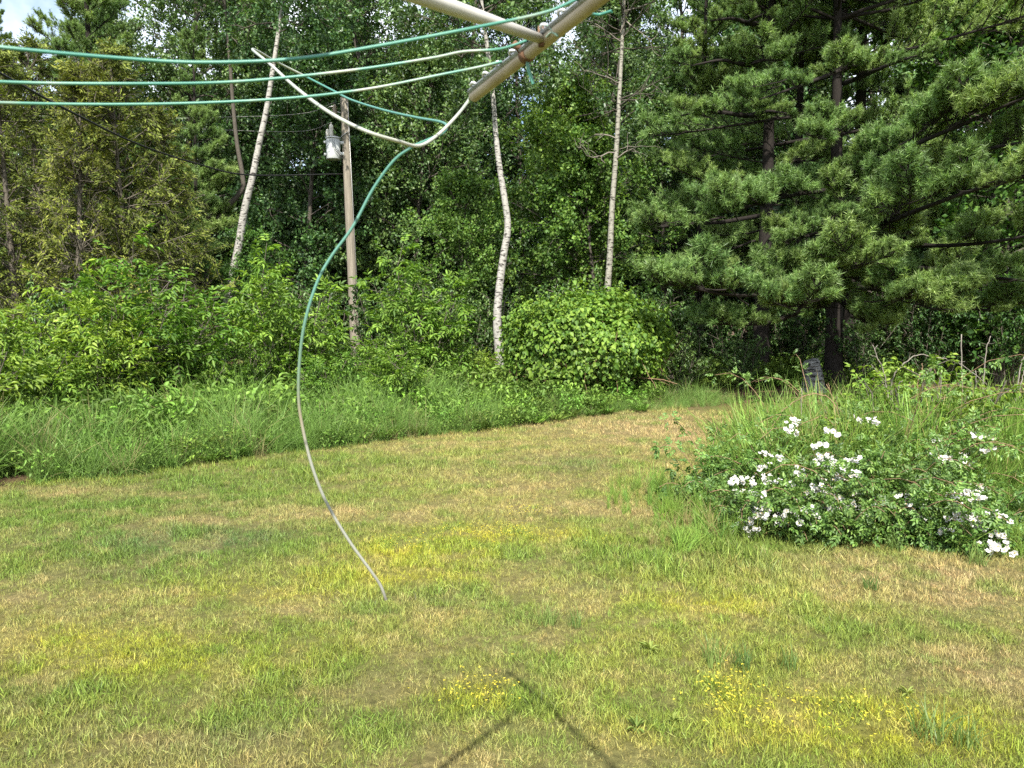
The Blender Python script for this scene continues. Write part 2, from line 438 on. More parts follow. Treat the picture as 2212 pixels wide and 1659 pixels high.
def ground_mesh():
    xs = np.unique(np.concatenate([np.linspace(-400, -30, 12), np.linspace(-30, 30, 241), np.linspace(30, 400, 12)]))
    ys = np.unique(np.concatenate([np.linspace(-400, -6, 10), np.linspace(-6, 40, 231), np.linspace(40, 600, 14)]))
    X, Y = np.meshgrid(xs, ys, indexing='ij')
    Z = (fbm(X, Y, 71, .35) - .5) * .05 - .012
    V = np.stack([X, Y, Z], -1).reshape(-1, 3)
    i, j = np.meshgrid(np.arange(len(xs) - 1), np.arange(len(ys) - 1), indexing='ij')
    ny = len(ys)
    Q = np.stack([i * ny + j, (i + 1) * ny + j, (i + 1) * ny + j + 1, i * ny + j + 1], -1).reshape(-1, 4)
    g = Geo(); g.add(V, None, Q)
    m, n, l, out = new_mat("soil")
    a = n.new("ShaderNodeAttribute"); a.attribute_name = "col"
    tc = n.new("ShaderNodeTexCoord"); no = n.new("ShaderNodeTexNoise"); no.inputs['Scale'].default_value = 22; no.inputs['Detail'].default_value = 8; no.inputs['Roughness'].default_value = .75
    l.new(tc.outputs['Object'], no.inputs['Vector'])
    mr = n.new("ShaderNodeMapRange"); mr.inputs['From Min'].default_value = .3; mr.inputs['From Max'].default_value = .7; mr.inputs['To Min'].default_value = .45; mr.inputs['To Max'].default_value = 1.35
    l.new(no.outputs['Fac'], mr.inputs['Value'])
    sc = n.new("ShaderNodeVectorMath"); sc.operation = 'SCALE'; l.new(a.outputs['Color'], sc.inputs[0]); l.new(mr.outputs['Result'], sc.inputs['Scale'])
    p = n.new("ShaderNodeBsdfPrincipled"); p.inputs['Roughness'].default_value = .95; p.inputs['Specular IOR Level'].default_value = .1
    l.new(sc.outputs['Vector'], p.inputs['Base Color'])
    bp = n.new("ShaderNodeBump"); bp.inputs['Strength'].default_value = .8; bp.inputs['Distance'].default_value = .03
    l.new(no.outputs['Fac'], bp.inputs['Height']); l.new(bp.outputs[0], p.inputs['Normal']); l.new(p.outputs[0], out.inputs[0])
    me = g.mesh("ground", m, True)
    x, y = V[:, 0].astype(float), V[:, 1].astype(float)
    c = lawn_colour(x, y) * .32 + np.array([.115, .090, .046]) * .45
    litter = np.array([.105, .068, .040])                       # old leaves and needles under the trees
    k = np.clip((y - edge_y(x) + .3) / .8, 0, 1)[:, None]
    c = c * (1 - k) + litter * k
    ca = me.attributes.new("col", 'FLOAT_COLOR', 'POINT')
    ca.data.foreach_set("color", np.concatenate([c, np.ones((len(c), 1))], 1).astype(np.float32).ravel())
    return me
tag(obj("ground", ground_mesh()), "mown lawn of dry tan and green grass running to the wood's edge", None, None, "structure")

def ground_z(x, y): return (fbm(x, y, 71, .35) - .5) * .05 - .012

# ------------------------------------------------------------------ scattered growth (stuff)
def blade_tuft(rng, n, rad, h0, h1, w, lean, curl, seg=3):
    """a clump of n grass blades"""
    g = Geo()
    a = rng.uniform(0, 2 * math.pi, n); r = rad * np.sqrt(rng.random(n))
    base = np.stack([r * np.cos(a), r * np.sin(a), np.full(n, -.01)], -1)
    th = rng.uniform(0, 2 * math.pi, n); ln = np.abs(rng.normal(0, lean, n))
    d = nrm(np.stack([np.cos(th) * np.sin(ln), np.sin(th) * np.sin(ln), np.cos(ln)], -1))
    L = rng.uniform(h0, h1, n)
    side = nrm(np.cross(d, rng.normal(size=(n, 3))))
    pts, p, dd = [base], base, d
    out = np.stack([np.cos(th), np.sin(th), np.zeros(n)], -1)
    cl = np.abs(rng.normal(0, curl, n))[:, None]
    for i in range(seg):
        p = p + dd * (L / seg)[:, None]; pts.append(p)
        dd = nrm(dd + out * cl + np.array([0, 0, -1.0]) * cl * .55)
    ww = w * rng.uniform(.7, 1.3, n)
    V = []
    for i in range(seg):
        k = (1 - (i / seg) ** 2 * .75) * .5
        V += [pts[i] + side * (ww * k)[:, None], pts[i] - side * (ww * k)[:, None]]
    V.append(pts[-1])
    V = np.stack(V, 1); m = V.shape[1]; b = np.arange(n)[:, None] * m
    Q = np.concatenate([b + np.array([[2 * i, 2 * i + 1, 2 * i + 3, 2 * i + 2]]) for i in range(seg - 1)]) if seg > 1 else None
    T = b + np.array([[2 * seg - 2, 2 * seg - 1, 2 * seg]])
    g.add(V.reshape(-1, 3), T, Q)
    return g

def scatter(name, label, protos, x, y, z, scl, col, rng, tilt=.15):
    """ONE object of uncountable growth: the clumps stand on the given points"""
    n = len(x)
    pc = bpy.data.collections.new(name + "_clumps")
    for i, me in enumerate(protos):
        pc.objects.link(bpy.data.objects.new("%s_clump_%02d" % (name, i), me))
    me = bpy.data.meshes.new(name)
    me.vertices.add(n)
    me.vertices.foreach_set("co", np.stack([x, y, z], -1).astype(np.float32).ravel())
    def attr(nm, ty, key, arr):
        a = me.attributes.new(nm, ty, 'POINT'); a.data.foreach_set(key, arr.ravel())
    rot = np.stack([rng.normal(0, tilt, n), rng.normal(0, tilt, n), rng.uniform(0, 6.283, n)], -1).astype(np.float32)
    attr("rot", 'FLOAT_VECTOR', "vector", rot)
    attr("scl", 'FLOAT', "value", np.asarray(scl, dtype=np.float32))
    attr("pick", 'INT', "value", rng.integers(0, len(protos), n).astype(np.int32))
    attr("col", 'FLOAT_COLOR', "color", np.concatenate([np.clip(col, 0, .9), np.ones((n, 1))], 1).astype(np.float32))
    ng = bpy.data.node_groups.new(name + "_nodes", 'GeometryNodeTree')
    ng.interface.new_socket("Geometry", in_out='INPUT', socket_type='NodeSocketGeometry')
    ng.interface.new_socket("Geometry", in_out='OUTPUT', socket_type='NodeSocketGeometry')
    N, Lk = ng.nodes, ng.links
    gi, go = N.new("NodeGroupInput"), N.new("NodeGroupOutput")
    ci = N.new("GeometryNodeCollectionInfo"); ci.inputs['Collection'].default_value = pc
    ci.inputs['Separate Children'].default_value = True; ci.inputs['Reset Children'].default_value = True
    ip = N.new("GeometryNodeInstanceOnPoints"); ip.inputs['Pick Instance'].default_value = True
    def named(nm, ty):
        a = N.new("GeometryNodeInputNamedAttribute"); a.data_type = ty; a.inputs['Name'].default_value = nm
        return a.outputs['Attribute']
    Lk.new(gi.outputs[0], ip.inputs['Points']); Lk.new(ci.outputs[0], ip.inputs['Instance'])
    Lk.new(named("pick", 'INT'), ip.inputs['Instance Index'])
    e2r = N.new("FunctionNodeEulerToRotation"); Lk.new(named("rot", 'FLOAT_VECTOR'), e2r.inputs[0]); Lk.new(e2r.outputs[0], ip.inputs['Rotation'])
    Lk.new(named("scl", 'FLOAT'), ip.inputs['Scale'])
    Lk.new(ip.outputs[0], go.inputs[0])
    o = obj(name, me)
    md = o.modifiers.new("clumps", 'NODES'); md.node_group = ng
    return tag(o, label, None, None, "stuff")

def ring_points(rng, y0, y1, dens, spread=.80, margin=1.6):
    """random points of the wedge of ground in view between two distances, and a step beyond it on both sides"""
    w1 = y1 * spread + margin
    n = int(dens * (y1 - y0) * 2 * w1)
    x = rng.uniform(-w1, w1, n); y = rng.uniform(y0, y1, n)
    k = np.abs(x) < y * spread + margin
    return x[k], y[k]

def make_lawn():
    rng = np.random.default_rng(5)
    gm = grass_mat("lawn_blade", .22, .38, 1.70, straw=.13)
    up = [blade_tuft(rng, 16, .045, .024, .066, .0038, .55, .28, 2).mesh("lawn_clump", gm) for _ in range(9)]
    flat = [blade_tuft(rng, 14, .050, .030, .080, .0034, 1.15, .15, 2).mesh("lawn_clump", gm) for _ in range(7)]
    X, Y, S = [], [], []
    for y0, y1, dens, sc in ((1.2, 4.5, 2000, .72), (4.5, 7.5, 1100, .84), (7.5, 11, 480, 1.1), (11, 19.5, 210, 1.5)):
        x, y = ring_points(rng, y0, y1, dens)
        X.append(x); Y.append(y); S.append(np.full(len(x), sc))
    x, y, s = map(np.concatenate, (X, Y, S))
    k = (y < edge_y(x) + .25) & ~((x > 3.2) & (y > 13.6 + .35 * (x - 3)))
    x, y, s = x[k], y[k], s[k]
    c = lawn_colour(x, y)
    bare = np.clip((c[:, 0] - .36) * 6, 0, 1)                      # the driest ground is thin
    pit = np.exp(-(((x - .0) / .75) ** 2 + ((y - 2.75) / .28) ** 2))      # worn earth under the clothes airer
    k = rng.random(len(x)) > np.clip(bare * .25 + pit * .62 * (fbm(x, y, 91, 3) > .42), 0, .85)
    x, y, s, c = x[k], y[k], s[k], c[k]
    gr = np.clip((c[:, 1] - c[:, 0]) / .06, 0, 1)                 # green clumps stand taller than the dry ones
    tall = fbm(x, y, 55, .8)
    s = s * rng.uniform(.7, 1.25, len(x)) * (.78 + .35 * gr) * (.7 + .5 * tall) * (.62 + .75 * vnoise(x, y, 66, 4.5)) * (1 + .9 * np.exp(-((x - 1.5) / 1.1) ** 2 - ((y - 5.5) / .7) ** 2))
    c = c * rng.uniform(.78, 1.2, (len(x), 1)) * (1 + rng.normal(0, .05, (len(x), 3)))
    return scatter("lawn_grass", "short mown grass in patches of straw, olive and green over the lawn", up + flat, x, y, ground_z(x, y), s, c, rng, .2)
make_lawn()

def make_tall_grass():
    rng = np.random.default_rng(6)
    gm = grass_mat("tall_blade", .32, .7, 1.3)
    pr = [blade_tuft(rng, 30, .12, .22, .75, .0065, .38, .30, 4).mesh("tall_clump", gm) for _ in range(8)]
    # the strip along the thicket
    n = 6500
    x = rng.uniform(-16, 4.6, n); y = edge_y(x) + rng.uniform(0, 1, n) ** 1.1 * 3.0
    d = y - edge_y(x)
    keep = (rng.random(n) < np.where(x > 2.2, .75, 1)) & (fbm(x, y, 141, 1.1) > .40 - .05 * (d < .4)) & ~((d > 1.2) & (x > 0.2) & (x < 4.6) & (y > 14.6))
    x, y, d = x[keep], y[keep], d[keep]
    s = np.where((x > -.8) & (y > 12.2), .55, 1.0) * np.clip(.55 + d * .6, .4, 1.1) * rng.uniform(.6, 1.25, len(x)) * (.5 + 1.0 * fbm(x, y, 151, .9))
    c = np.array([.160, .275, .058]) * rng.uniform(.75, 1.25, (len(x), 1))
    k = (rng.random(len(x)) < .08)[:, None]; c = np.where(k, np.array([.26, .24, .10]), c)
    scatter("tall_grass", "unmown tall grass along the foot of the thicket", pr, x, y, ground_z(x, y), s, c, rng, .12)
make_tall_grass()

# ------------------------------------------------------------------ trees: broadleaf
def trunk_radius(n, r0, r1, flare=.25):
    t = np.linspace(0, 1, n)
    return r0 + (r1 - r0) * t ** .9 + r0 * flare * np.exp(-t * n * .8)

def broadleaf(seed, H, r0, lo, width, nb, leaf, per, trunk=None, shape=1.0, n2=7, n3=4, up0=1.35, up1=.45, dead=0, wob=.05, droop=-.02, clump=.35):
    """wood and leaves of a broadleaf tree standing at the origin; trunk = its own centre line if the photograph shows it"""
    rng = np.random.default_rng(seed)
    if trunk is None:
        tr = grow(rng, np.zeros((1, 3)), np.array([[0, 0, 1.0]]), np.array([H]), 12, wob, (0, 0, .12))
        tr[0, 0, 2] = -.15
    else:
        tr = np.asarray(trunk, float)[None]
    n = tr.shape[1]
    wood, crown = Geo(), Geo()
    limbs = wood if trunk is None else Geo()                   # a white trunk carries grey limbs
    V, Q = tubes(tr, trunk_radius(n, r0, r0 * .22)[None], 10); wood.add(V, None, Q)
    S, D, t = sprout(rng, tr, nb, lo, .985, 1.0)
    u = (t - lo) / (1 - lo)
    ang = up0 + (up1 - up0) * u + rng.normal(0, .15, len(u))
    az = rng.uniform(0, 2 * math.pi, len(u)) + np.arange(len(u)) * 2.4
    D = np.stack([np.cos(az) * np.sin(ang), np.sin(az) * np.sin(ang), np.cos(ang)], -1)
    prof = np.sin(np.clip(u * .88 + .12, 0, 1) * math.pi) ** .7 * (1 - .25 * u * shape) + .12
    L1 = width * prof * rng.uniform(.65, 1.15, len(u))
    B1 = grow(rng, S, D, L1, 6, .13, (0, 0, droop))
    rad1 = np.clip(r0 * .34 * (1 - .7 * t), .012, .09)[:, None] * np.linspace(1, .25, 6)[None]
    V, Q = tubes(B1, rad1, 5); limbs.add(V, None, Q)
    S2, D2, t2 = sprout(rng, B1, n2, .22, 1.0, .85)
    L2 = np.repeat(L1, n2) * .42 * (1.05 - .55 * t2) * rng.uniform(.6, 1.2, len(t2)) + .15
    B2 = grow(rng, S2, D2, L2, 4, .18, (0, 0, droop * 1.5 + .02))
    V, Q = tubes(B2, np.broadcast_to(np.array([.011, .009, .007, .004]), (len(B2), 4)), 3); limbs.add(V, None, Q)
    if dead:
        live = rng.random(len(B2)) > dead * np.repeat(np.clip(1.2 - u, 0, 1), n2)
        B2 = B2[live]; L2 = L2[live]
    S3, D3, t3 = sprout(rng, B2, n3, .2, 1.0, .8)
    L3 = np.repeat(L2, n3) * .45 + .12
    B3 = grow(rng, S3, D3, L3, 3, .2, (0, 0, -.05))
    m = len(B3)
    f = rng.random((m, per)); i = np.minimum((f * 2).astype(int), 1); ff = (f * 2 - i)[..., None]
    b = np.arange(m)[:, None]
    P = B3[b, i] * (1 - ff) + B3[b, i + 1] * ff + rng.normal(0, leaf * .55, (m, per, 3))
    T = nrm(B3[:, -1] - B3[:, 0])[:, None, :]
    D = nrm(T * .5 + rng.normal(0, .75, (m, per, 3)) + np.array([0, 0, -.25]))
    Nn = nrm(np.array([0, 0, .75]) + rng.normal(0, .6, (m, per, 3)))
    P, D, Nn = P.reshape(-1, 3), D.reshape(-1, 3), Nn.reshape(-1, 3)
    k = P[:, 2] > .1
    tint = np.repeat(np.repeat(rng.uniform(1 - clump, 1 + clump, len(B2)), n3), per)
    L = leaf * rng.uniform(.65, 1.3, len(P))
    leaves(crown, P[k], D[k], Nn[k], L[k], L[k] * rng.uniform(.6, .8, k.sum()), tint=tint[k])
    return (wood, crown) if trunk is None else (wood, crown, limbs)

def add_tree(name, label, wood, crown, loc, rz=0.0, scale=1.0, group=None, crown_name="crown"):
    t = thing(name, label, "tree", loc, rz, scale, group)
    obj("trunk", wood, t)
    obj(crown_name, crown, t)
    return t

PROTO = {}
def proto(key, bark, leafm, **kw):
    w, c = broadleaf(**kw)
    PROTO[key] = (w.mesh("trunk", M[bark], True), c.mesh("crown", M[leafm]))
proto('maple_a', 'grey_bark', 'maple_leaf', seed=1, H=9.0, r0=.10, lo=.10, width=2.6, nb=52, leaf=.12, per=16)
proto('maple_b', 'grey_bark', 'maple_leaf', seed=2, H=7.5, r0=.09, lo=.08, width=2.5, nb=46, leaf=.115, per=16)
proto('dark_a', 'grey_bark', 'dark_leaf', seed=3, H=11.0, r0=.13, lo=.08, width=2.9, nb=60, leaf=.12, per=16)
proto('dark_b', 'grey_bark', 'dark_leaf', seed=4, H=10.0, r0=.12, lo=.10, width=2.7, nb=56, leaf=.115, per=16)
proto('aspen_a', 'grey_bark', 'aspen_leaf', seed=5, H=17.5, r0=.17, lo=.28, width=3.2, nb=62, leaf=.12, per=18, clump=.3)
proto('aspen_b', 'grey_bark', 'aspen_leaf', seed=6, H=16.5, r0=.16, lo=.22, width=3.0, nb=64, leaf=.115, per=18, clump=.3)

def place(key, name, label, px, Y, rz, s=1.0, sz=None, group=None):
    g0 = ground_at(px, Y)
    return add_tree(name, label, PROTO[key][0], PROTO[key][1], g0, rz, (s, s, sz or s), group)

place('dark_a', "leafy_tree", "dense dark green tree right behind the utility pole's transformer", 655, 27.0, .3, 1.0)
place('dark_b', "leafy_tree", "dark green tree in the gap between utility pole and crooked white aspen", 890, 27.0, 1.9, 1.05)
place('maple_b', "leafy_tree", "low dark tree leaning over the shade left of the crooked aspen", 985, 22.5, 2.8, .72)
place('maple_a', "maple_tree", "bright green young maple just right of the crooked white aspen", 1185, 23.5, 4.0, .95)
place('maple_b', "maple_tree", "smaller bright green maple above the vine covered bush", 1300, 22.6, .9, .88)
place('dark_b', "leafy_tree", "dark leafy tree between the straight aspen and the big pines", 1440, 27.0, 5.0, .95)
place('maple_b', "maple_sapling", "leafy sapling crowding the right side of the leaning birch's trunk", 556, 21.8, 2.0, .52)
place('aspen_a', "aspen_tree", "tall aspen crown above the transformer", 760, 30.0, .4, 1.0)
place('aspen_b', "aspen_tree", "tall aspen crown at the top edge left of the white tube", 900, 29.0, 2.2, 1.05)
place('aspen_a', "aspen_tree", "tall aspen crown behind the leaning birch", 420, 29.5, 3.4, 1.0)
place('aspen_b', "aspen_tree", "tall aspen crown behind the right end of the clothes airer arm", 1235, 31.5, 4.4, .92)
place('aspen_b', "aspen_tree", "aspen crown at top between the leaning birch and the pole", 600, 33, .8, 1.0)
place('aspen_a', "aspen_tree", "aspen crown at top just left of the straight thin aspen", 1120, 34, 1.4, .95)
place('maple_a', "maple_tree", "bright leafy tree in the top right corner behind the pine boughs", 2160, 20.0, 2.0, 1.25)
place('dark_a', "leafy_tree", "dark leafy tree at the right edge behind the brambles", 2290, 21.5, 1.0, .95)
for i, (px, Y, key, s) in enumerate([(-250, 31, 'dark_a', 1.3), (-60, 36, 'aspen_b', .8), (130, 37, 'dark_b', 1.1), (330, 38, 'dark_a', 1.3), (520, 40, 'dark_b', 1.3), (720, 38, 'dark_a', 1.35), (840, 41, 'aspen_b', 1.1), (980, 37, 'dark_b', 1.45),
                                 (1160, 40, 'dark_a', 1.0), (1330, 38, 'dark_b', 1.5), (1490, 36, 'dark_a', 1.5), (1620, 33, 'dark_b', 1.5), (1760, 35, 'dark_a', 1.5), (1900, 32, 'dark_b', 1.6), (2040, 34, 'dark_a', 1.5), (2180, 30, 'dark_b', 1.5), (2350, 30, 'dark_a', 1.5),
                                 (2000, 40, 'aspen_a', 1.2), (1700, 41, 'aspen_a', 1.1), (1560, 42, 'aspen_b', 1.1), (520, 35, 'aspen_a', 1.0), (680, 36, 'aspen_b', 1.05), (1000, 32, 'aspen_a', 1.0), (1300, 34, 'aspen_a', 1.05), (1420, 32, 'aspen_b', 1.1), (300, 33, 'aspen_b', .95), (200, 40, 'aspen_a', .9), (1060, 44, 'dark_a', 1.5), (900, 45, 'dark_b', 1.6), (600, 45, 'dark_a', 1.5), (400, 46, 'dark_b', 1.5)]):
    place(key, "woodland_tree", "shaded tree deep in the wood behind the front row", px, Y, i * 1.3, s, None, "trees deep in the wood")

# trees whose trunks the photograph shows, traced from it
def traced(name, label, path, Y, r0, bark, leafm, seed, lo, width, nb, dead=0.0, leaf=.11, per=16, top=3.5, cat=None):
    P = np.array([at(px, py, Y) for px, py in path])
    d = P[-1] - P[-2]; d = d / np.linalg.norm(d)
    P = np.concatenate([P, [P[-1] + d * top * .5, P[-1] + d * top + np.array([.2, .1, 0])]])
    P[0, 2] = -.15
    base = P[0] * np.array([1, 1, 0])
    C = spline(P - base, 4)
    w, c, lb = broadleaf(seed, 0, r0, lo, width, nb, leaf, per, trunk=C, dead=dead, n2=6, n3=4, up0=1.5, up1=.5)
    t = add_tree(name, label, w.mesh("trunk", M[bark], True), c.mesh("crown", M[leafm]), base)
    obj("limbs", lb.mesh("limbs", M['grey_bark'], True), t)
    return t

traced("birch_tree", "white birch with a trunk leaning right, left of the utility pole",
       [(478, 800), (487, 690), (502, 600), (516, 530), (528, 455), (545, 385), (560, 310), (575, 240), (588, 160), (600, 80), (610, 0)], 21.0, .135, 'birch_bark', 'aspen_leaf', 21, .74, 1.7, 22)
traced("aspen_tree", "grey aspen trunk rising beside the leaning birch",
       [(452, 800), (449, 620), (447, 540), (470, 470), (520, 415), (524, 380), (512, 310), (503, 220), (498, 150), (490, 60), (484, 0)], 22.5, .10, 'grey_bark', 'aspen_leaf', 22, .72, 1.8, 22)
traced("aspen_tree", "crooked white aspen trunk in the middle, left of the vine covered bush",
       [(1082, 850), (1078, 760), (1074, 690), (1080, 610), (1089, 545), (1097, 490), (1090, 430), (1079, 360), (1071, 290), (1066, 220), (1056, 130), (1046, 50), (1040, 0)], 19.6, .125, 'birch_bark', 'aspen_leaf', 23, .66, 2.4, 30)
traced("aspen_tree", "thin straight pale aspen with bare dead twigs, behind the vine covered bush",
       [(1303, 800), (1310, 660), (1317, 560), (1322, 450), (1331, 330), (1337, 220), (1343, 110), (1348, 0)], 21.0, .105, 'aspen_bark', 'aspen_leaf', 24, .52, 2.0, 34, dead=.85)

# bare dead limbs on the straight aspen, each a part of it
def dead_limbs(tree):
    rng = np.random.default_rng(77)
    o = np.array(tree.location)
    starts = [(1340, 70), (1342, 40), (1341, 90), (1333, 300), (1331, 330), (1330, 345), (1338, 180), (1345, 25)]
    ends = [(1395, -10), (1400, 60), (1290, 20), (1270, 260), (1250, 300), (1380, 300), (1280, 150), (1430, 20)]
    for a, b in zip(starts, ends):
        S = at(*a, 21.0)[None] - o; E = at(*b, 20.4)[None] - o
        g = Geo(); B = grow(rng, S, E - S, np.linalg.norm(E - S, axis=1) * 1.15, 7, .22)
        V, Q = tubes(B, np.linspace(.022, .007, 7)[None], 5); g.add(V, None, Q)
        S2, D2, t = sprout(rng, B, 7, .2, 1, .8); B2 = grow(rng, S2, D2, rng.uniform(.3, .8, len(S2)), 5, .3)
        V, Q = tubes(B2, np.broadcast_to(np.linspace(.009, .004, 5), (len(B2), 5)), 3); g.add(V, None, Q)
        obj("dead_limb", g.mesh("dead_limb", M['dead_wood']), tree)
dead_limbs([x for x in COL.objects if x.get("label", "").startswith("thin straight pale aspen")][0])

# ------------------------------------------------------------------ trees: white cedars
def cedar(seed, H, W, nb):
    rng = np.random.default_rng(seed)
    wood, crown = Geo(), Geo()
    tr = grow(rng, np.zeros((1, 3)), np.array([[0, 0, 1.0]]), np.array([H]), 10, .02, (0, 0, .2)); tr[0, 0, 2] = -.15
    V, Q = tubes(tr, trunk_radius(10, .10, .015)[None], 8); wood.add(V, None, Q)
    S, D, t = sprout(rng, tr, nb, .04, .99, 1.1)
    az = np.arange(nb) * 2.399 + rng.normal(0, .3, nb)
    el = rng.normal(.25, .2, nb) + t * .5
    D = np.stack([np.cos(az) * np.cos(el), np.sin(az) * np.cos(el), np.sin(el)], -1)
    L = W * (1 - t) ** .65 * rng.uniform(.55, 1.15, nb) + .2
    B = grow(rng, S, D, L, 6, .14, (0, 0, .06))
    V, Q = tubes(B, np.broadcast_to(np.linspace(.018, .006, 6), (nb, 6)), 4); wood.add(V, None, Q)
    S2, D2, t2 = sprout(rng, B, 9, .15, 1, .9)
    B2 = grow(rng, S2, D2, np.repeat(L, 9) * .38 * rng.uniform(.5, 1.2, len(S2)) + .15, 4, .2, (0, 0, -.08))
    V, Q = tubes(B2, np.broadcast_to(np.array([.007, .006, .005, .003]), (len(B2), 4)), 3); wood.add(V, None, Q)
    outer = np.repeat(rng.random(nb) > .12, 9) & (t2 > .3) & (rng.random(len(t2)) > .22)
    B2 = B2[outer]
    m, per = len(B2), 34
    f = rng.random((m, per)) * .95; i = np.minimum((f * 3).astype(int), 2); ff = (f * 3 - i)[..., None]; b = np.arange(m)[:, None]
    P = B2[b, i] * (1 - ff) + B2[b, i + 1] * ff + rng.normal(0, .035, (m, per, 3))
    T = nrm(B2[:, -1] - B2[:, 0])[:, None, :]
    fan = nrm(np.cross(T, rng.normal(size=(m, 1, 3))))                      # flat fans of scale leaves
    Dv = nrm(T * .8 + fan * rng.uniform(-1, 1, (m, per, 1)) + np.array([0, 0, -.35]) + rng.normal(0, .15, (m, per, 3)))
    Nn = nrm(np.cross(T, fan) + rng.normal(0, .35, (m, per, 3)))
    tint = np.repeat(rng.uniform(.6, 1.35, m), per)
    Ls = rng.uniform(.06, .13, m * per)
    leaves(crown, P.reshape(-1, 3), Dv.reshape(-1, 3), Nn.reshape(-1, 3), Ls, Ls * .30, .1, .1, tint)
    return wood.mesh("trunk", M['twig'], True), crown.mesh("crown", M['cedar_leaf'])
CED = [cedar(31, 7.6, 1.75, 120), cedar(32, 6.8, 1.6, 110)]
for px, Y, k, s, lab in [(-110, 16.5, 0, 1.0, "olive cedar at the left edge of the thicket, the outermost one"),
                         (45, 17.5, 1, 1.08, "yellowish olive cedar under the three teal lines, second from the left edge"),
                         (175, 17.0, 0, .95, "bushy yellowish cedar with grey twigs in the middle of the cedar row"),
                         (290, 17.8, 1, 1.1, "olive cedar beneath the black overhead cable, left of the young pine"),
                         (385, 18.8, 0, .88, "small cedar right in front of the young pine's foot"),
                         (110, 20.5, 1, 1.25, "taller brownish cedar standing behind the cedar row")]:
    add_tree("cedar_tree", lab, CED[k][0], CED[k][1], ground_at(px, Y), px * .1, s, "cedars at the wood's edge")

# ------------------------------------------------------------------ trees: white pines
def pine_bough(seed, L, nsec=26, needles=38):
    """a bough along +X with soft plumes of needles on its side shoots"""
    rng = np.random.default_rng(seed)
    wood, nd = Geo(), Geo()
    ax = grow(rng, np.zeros((1, 3)), np.array([[1, 0, -.10]]), np.array([L]), 9, .05, (0, 0, .035))
    V, Q = tubes(ax, np.linspace(.028, .008, 9)[None] * (L / 2.6), 5); wood.add(V, None, Q)
    S, D, t = sprout(rng, ax, nsec, .22, 1.0, .85, flat=(0, 0, 1))
    Ls = (L * .30 * (1.1 - .75 * t) + .12) * rng.uniform(.6, 1.15, len(t))
    B = grow(rng, S, D + np.array([0, 0, .25]), Ls, 5, .12, (.05, 0, .06))
    V, Q = tubes(B, np.broadcast_to(np.linspace(.009, .005, 5), (len(B), 5)), 3); wood.add(V, None, Q)
    S2, D2, t2 = sprout(rng, B, 8, .25, 1.0, .65)
    D2 = nrm(D2 + np.array([.15, 0, .75]))
    L2 = rng.uniform(.12, .28, len(t2))
    B2 = grow(rng, S2, D2, L2, 3, .1, (0, 0, .1))
    V, Q = tubes(B2, np.broadcast_to(np.array([.005, .004, .003]), (len(B2), 3)), 3); wood.add(V, None, Q)
    m = len(B2); T = nrm(B2[:, -1] - B2[:, 0])
    f = rng.uniform(.25, 1.0, (m, needles, 1))
    P = B2[:, None, 0] * (1 - f) + B2[:, None, -1] * f
    r = rng.normal(size=(m, needles, 3)); Dn = nrm(T[:, None] * .75 + nrm(r) * .85)
    ln = rng.uniform(.075, .135, (m, needles, 1))
    side = nrm(np.cross(Dn, rng.normal(size=Dn.shape))) * .0056
    Vn = np.stack([P + side, P - side, P + Dn * ln + np.array([0, 0, -.008])], 2).reshape(-1, 3)
    tint = np.repeat(rng.uniform(.62, 1.4, m), needles * 3)
    nd.add(Vn, np.arange(len(Vn)).reshape(-1, 3), None, tint)
    return wood.mesh("branch", M['pine_bark']), nd.mesh("needles", M['needle'])
BOUGH = {L: [pine_bough(100 + int(L * 10) + k, L, ns) for k in range(2)] for L, ns in ((1.2, 16), (2.2, 24), (3.4, 34))}

def set_bough(tree, base, d, L, rng, roll=0.0):
    """a bough from base along d, L metres long, as a part of the pine"""
    key = min(BOUGH, key=lambda k: abs(k - L))
    w, nd = BOUGH[key][int(rng.integers(0, 2))]
    x = Vector(d).normalized(); y = Vector((0, 0, 1)).cross(x)
    y = y.normalized() if y.length > 1e-4 else Vector((0, 1, 0))
    z = x.cross(y)
    R = Matrix((x, y, z)).transposed().to_4x4() @ Matrix.Rotation(roll, 4, 'X')
    s = L / key
    b = obj("bough", w, tree)
    b.matrix_local = Matrix.Translation(Vector([float(c) for c in base])) @ R @ Matrix.Scale(s, 4)
    obj("needles", nd, b)
    return b

def pine(label, px, Y, H, r0, W, lo, seed, whorl=.62, per=5, name="pine_tree", top=None, group=None, gap=0.0):
    rng = np.random.default_rng(seed)
    t = thing(name, label, "tree", ground_at(px, Y), 0, 1, group)
    g = Geo()
    tr = grow(rng, np.zeros((1, 3)), np.array([[0, 0, 1.0]]), np.array([H]), 14, .012, (0, 0, .2)); tr[0, 0, 2] = -.15
    V, Q = tubes(tr, trunk_radius(14, r0, .02)[None], 10); g.add(V, None, Q)
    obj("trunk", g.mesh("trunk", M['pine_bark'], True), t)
    z, az = lo, rng.uniform(0, 6)
    while z < H - .3:
        u = (z - lo) / (H - lo)
        for k in range(per):
            if z < 8.5 and rng.random() < gap: continue            # the lower boughs have thinned out; unseen crown kept dense to shade the wood
            a = az + k * 2 * math.pi / per + rng.normal(0, .2)
            L = max(.5, W * (1 - u) ** .75 * rng.uniform(.7, 1.1))
            el = .05 + .55 * u + rng.normal(0, .10)
            c = np.array([np.interp(z, tr[0, :, 2], tr[0, :, j]) for j in range(3)]); c[2] = z + rng.normal(0, .08)
            set_bough(t, c, (math.cos(a) * math.cos(el), math.sin(a) * math.cos(el), math.sin(el)), L, rng, rng.normal(0, .25))
        z += whorl * rng.uniform(.8, 1.25); az += .7
    return t, rng

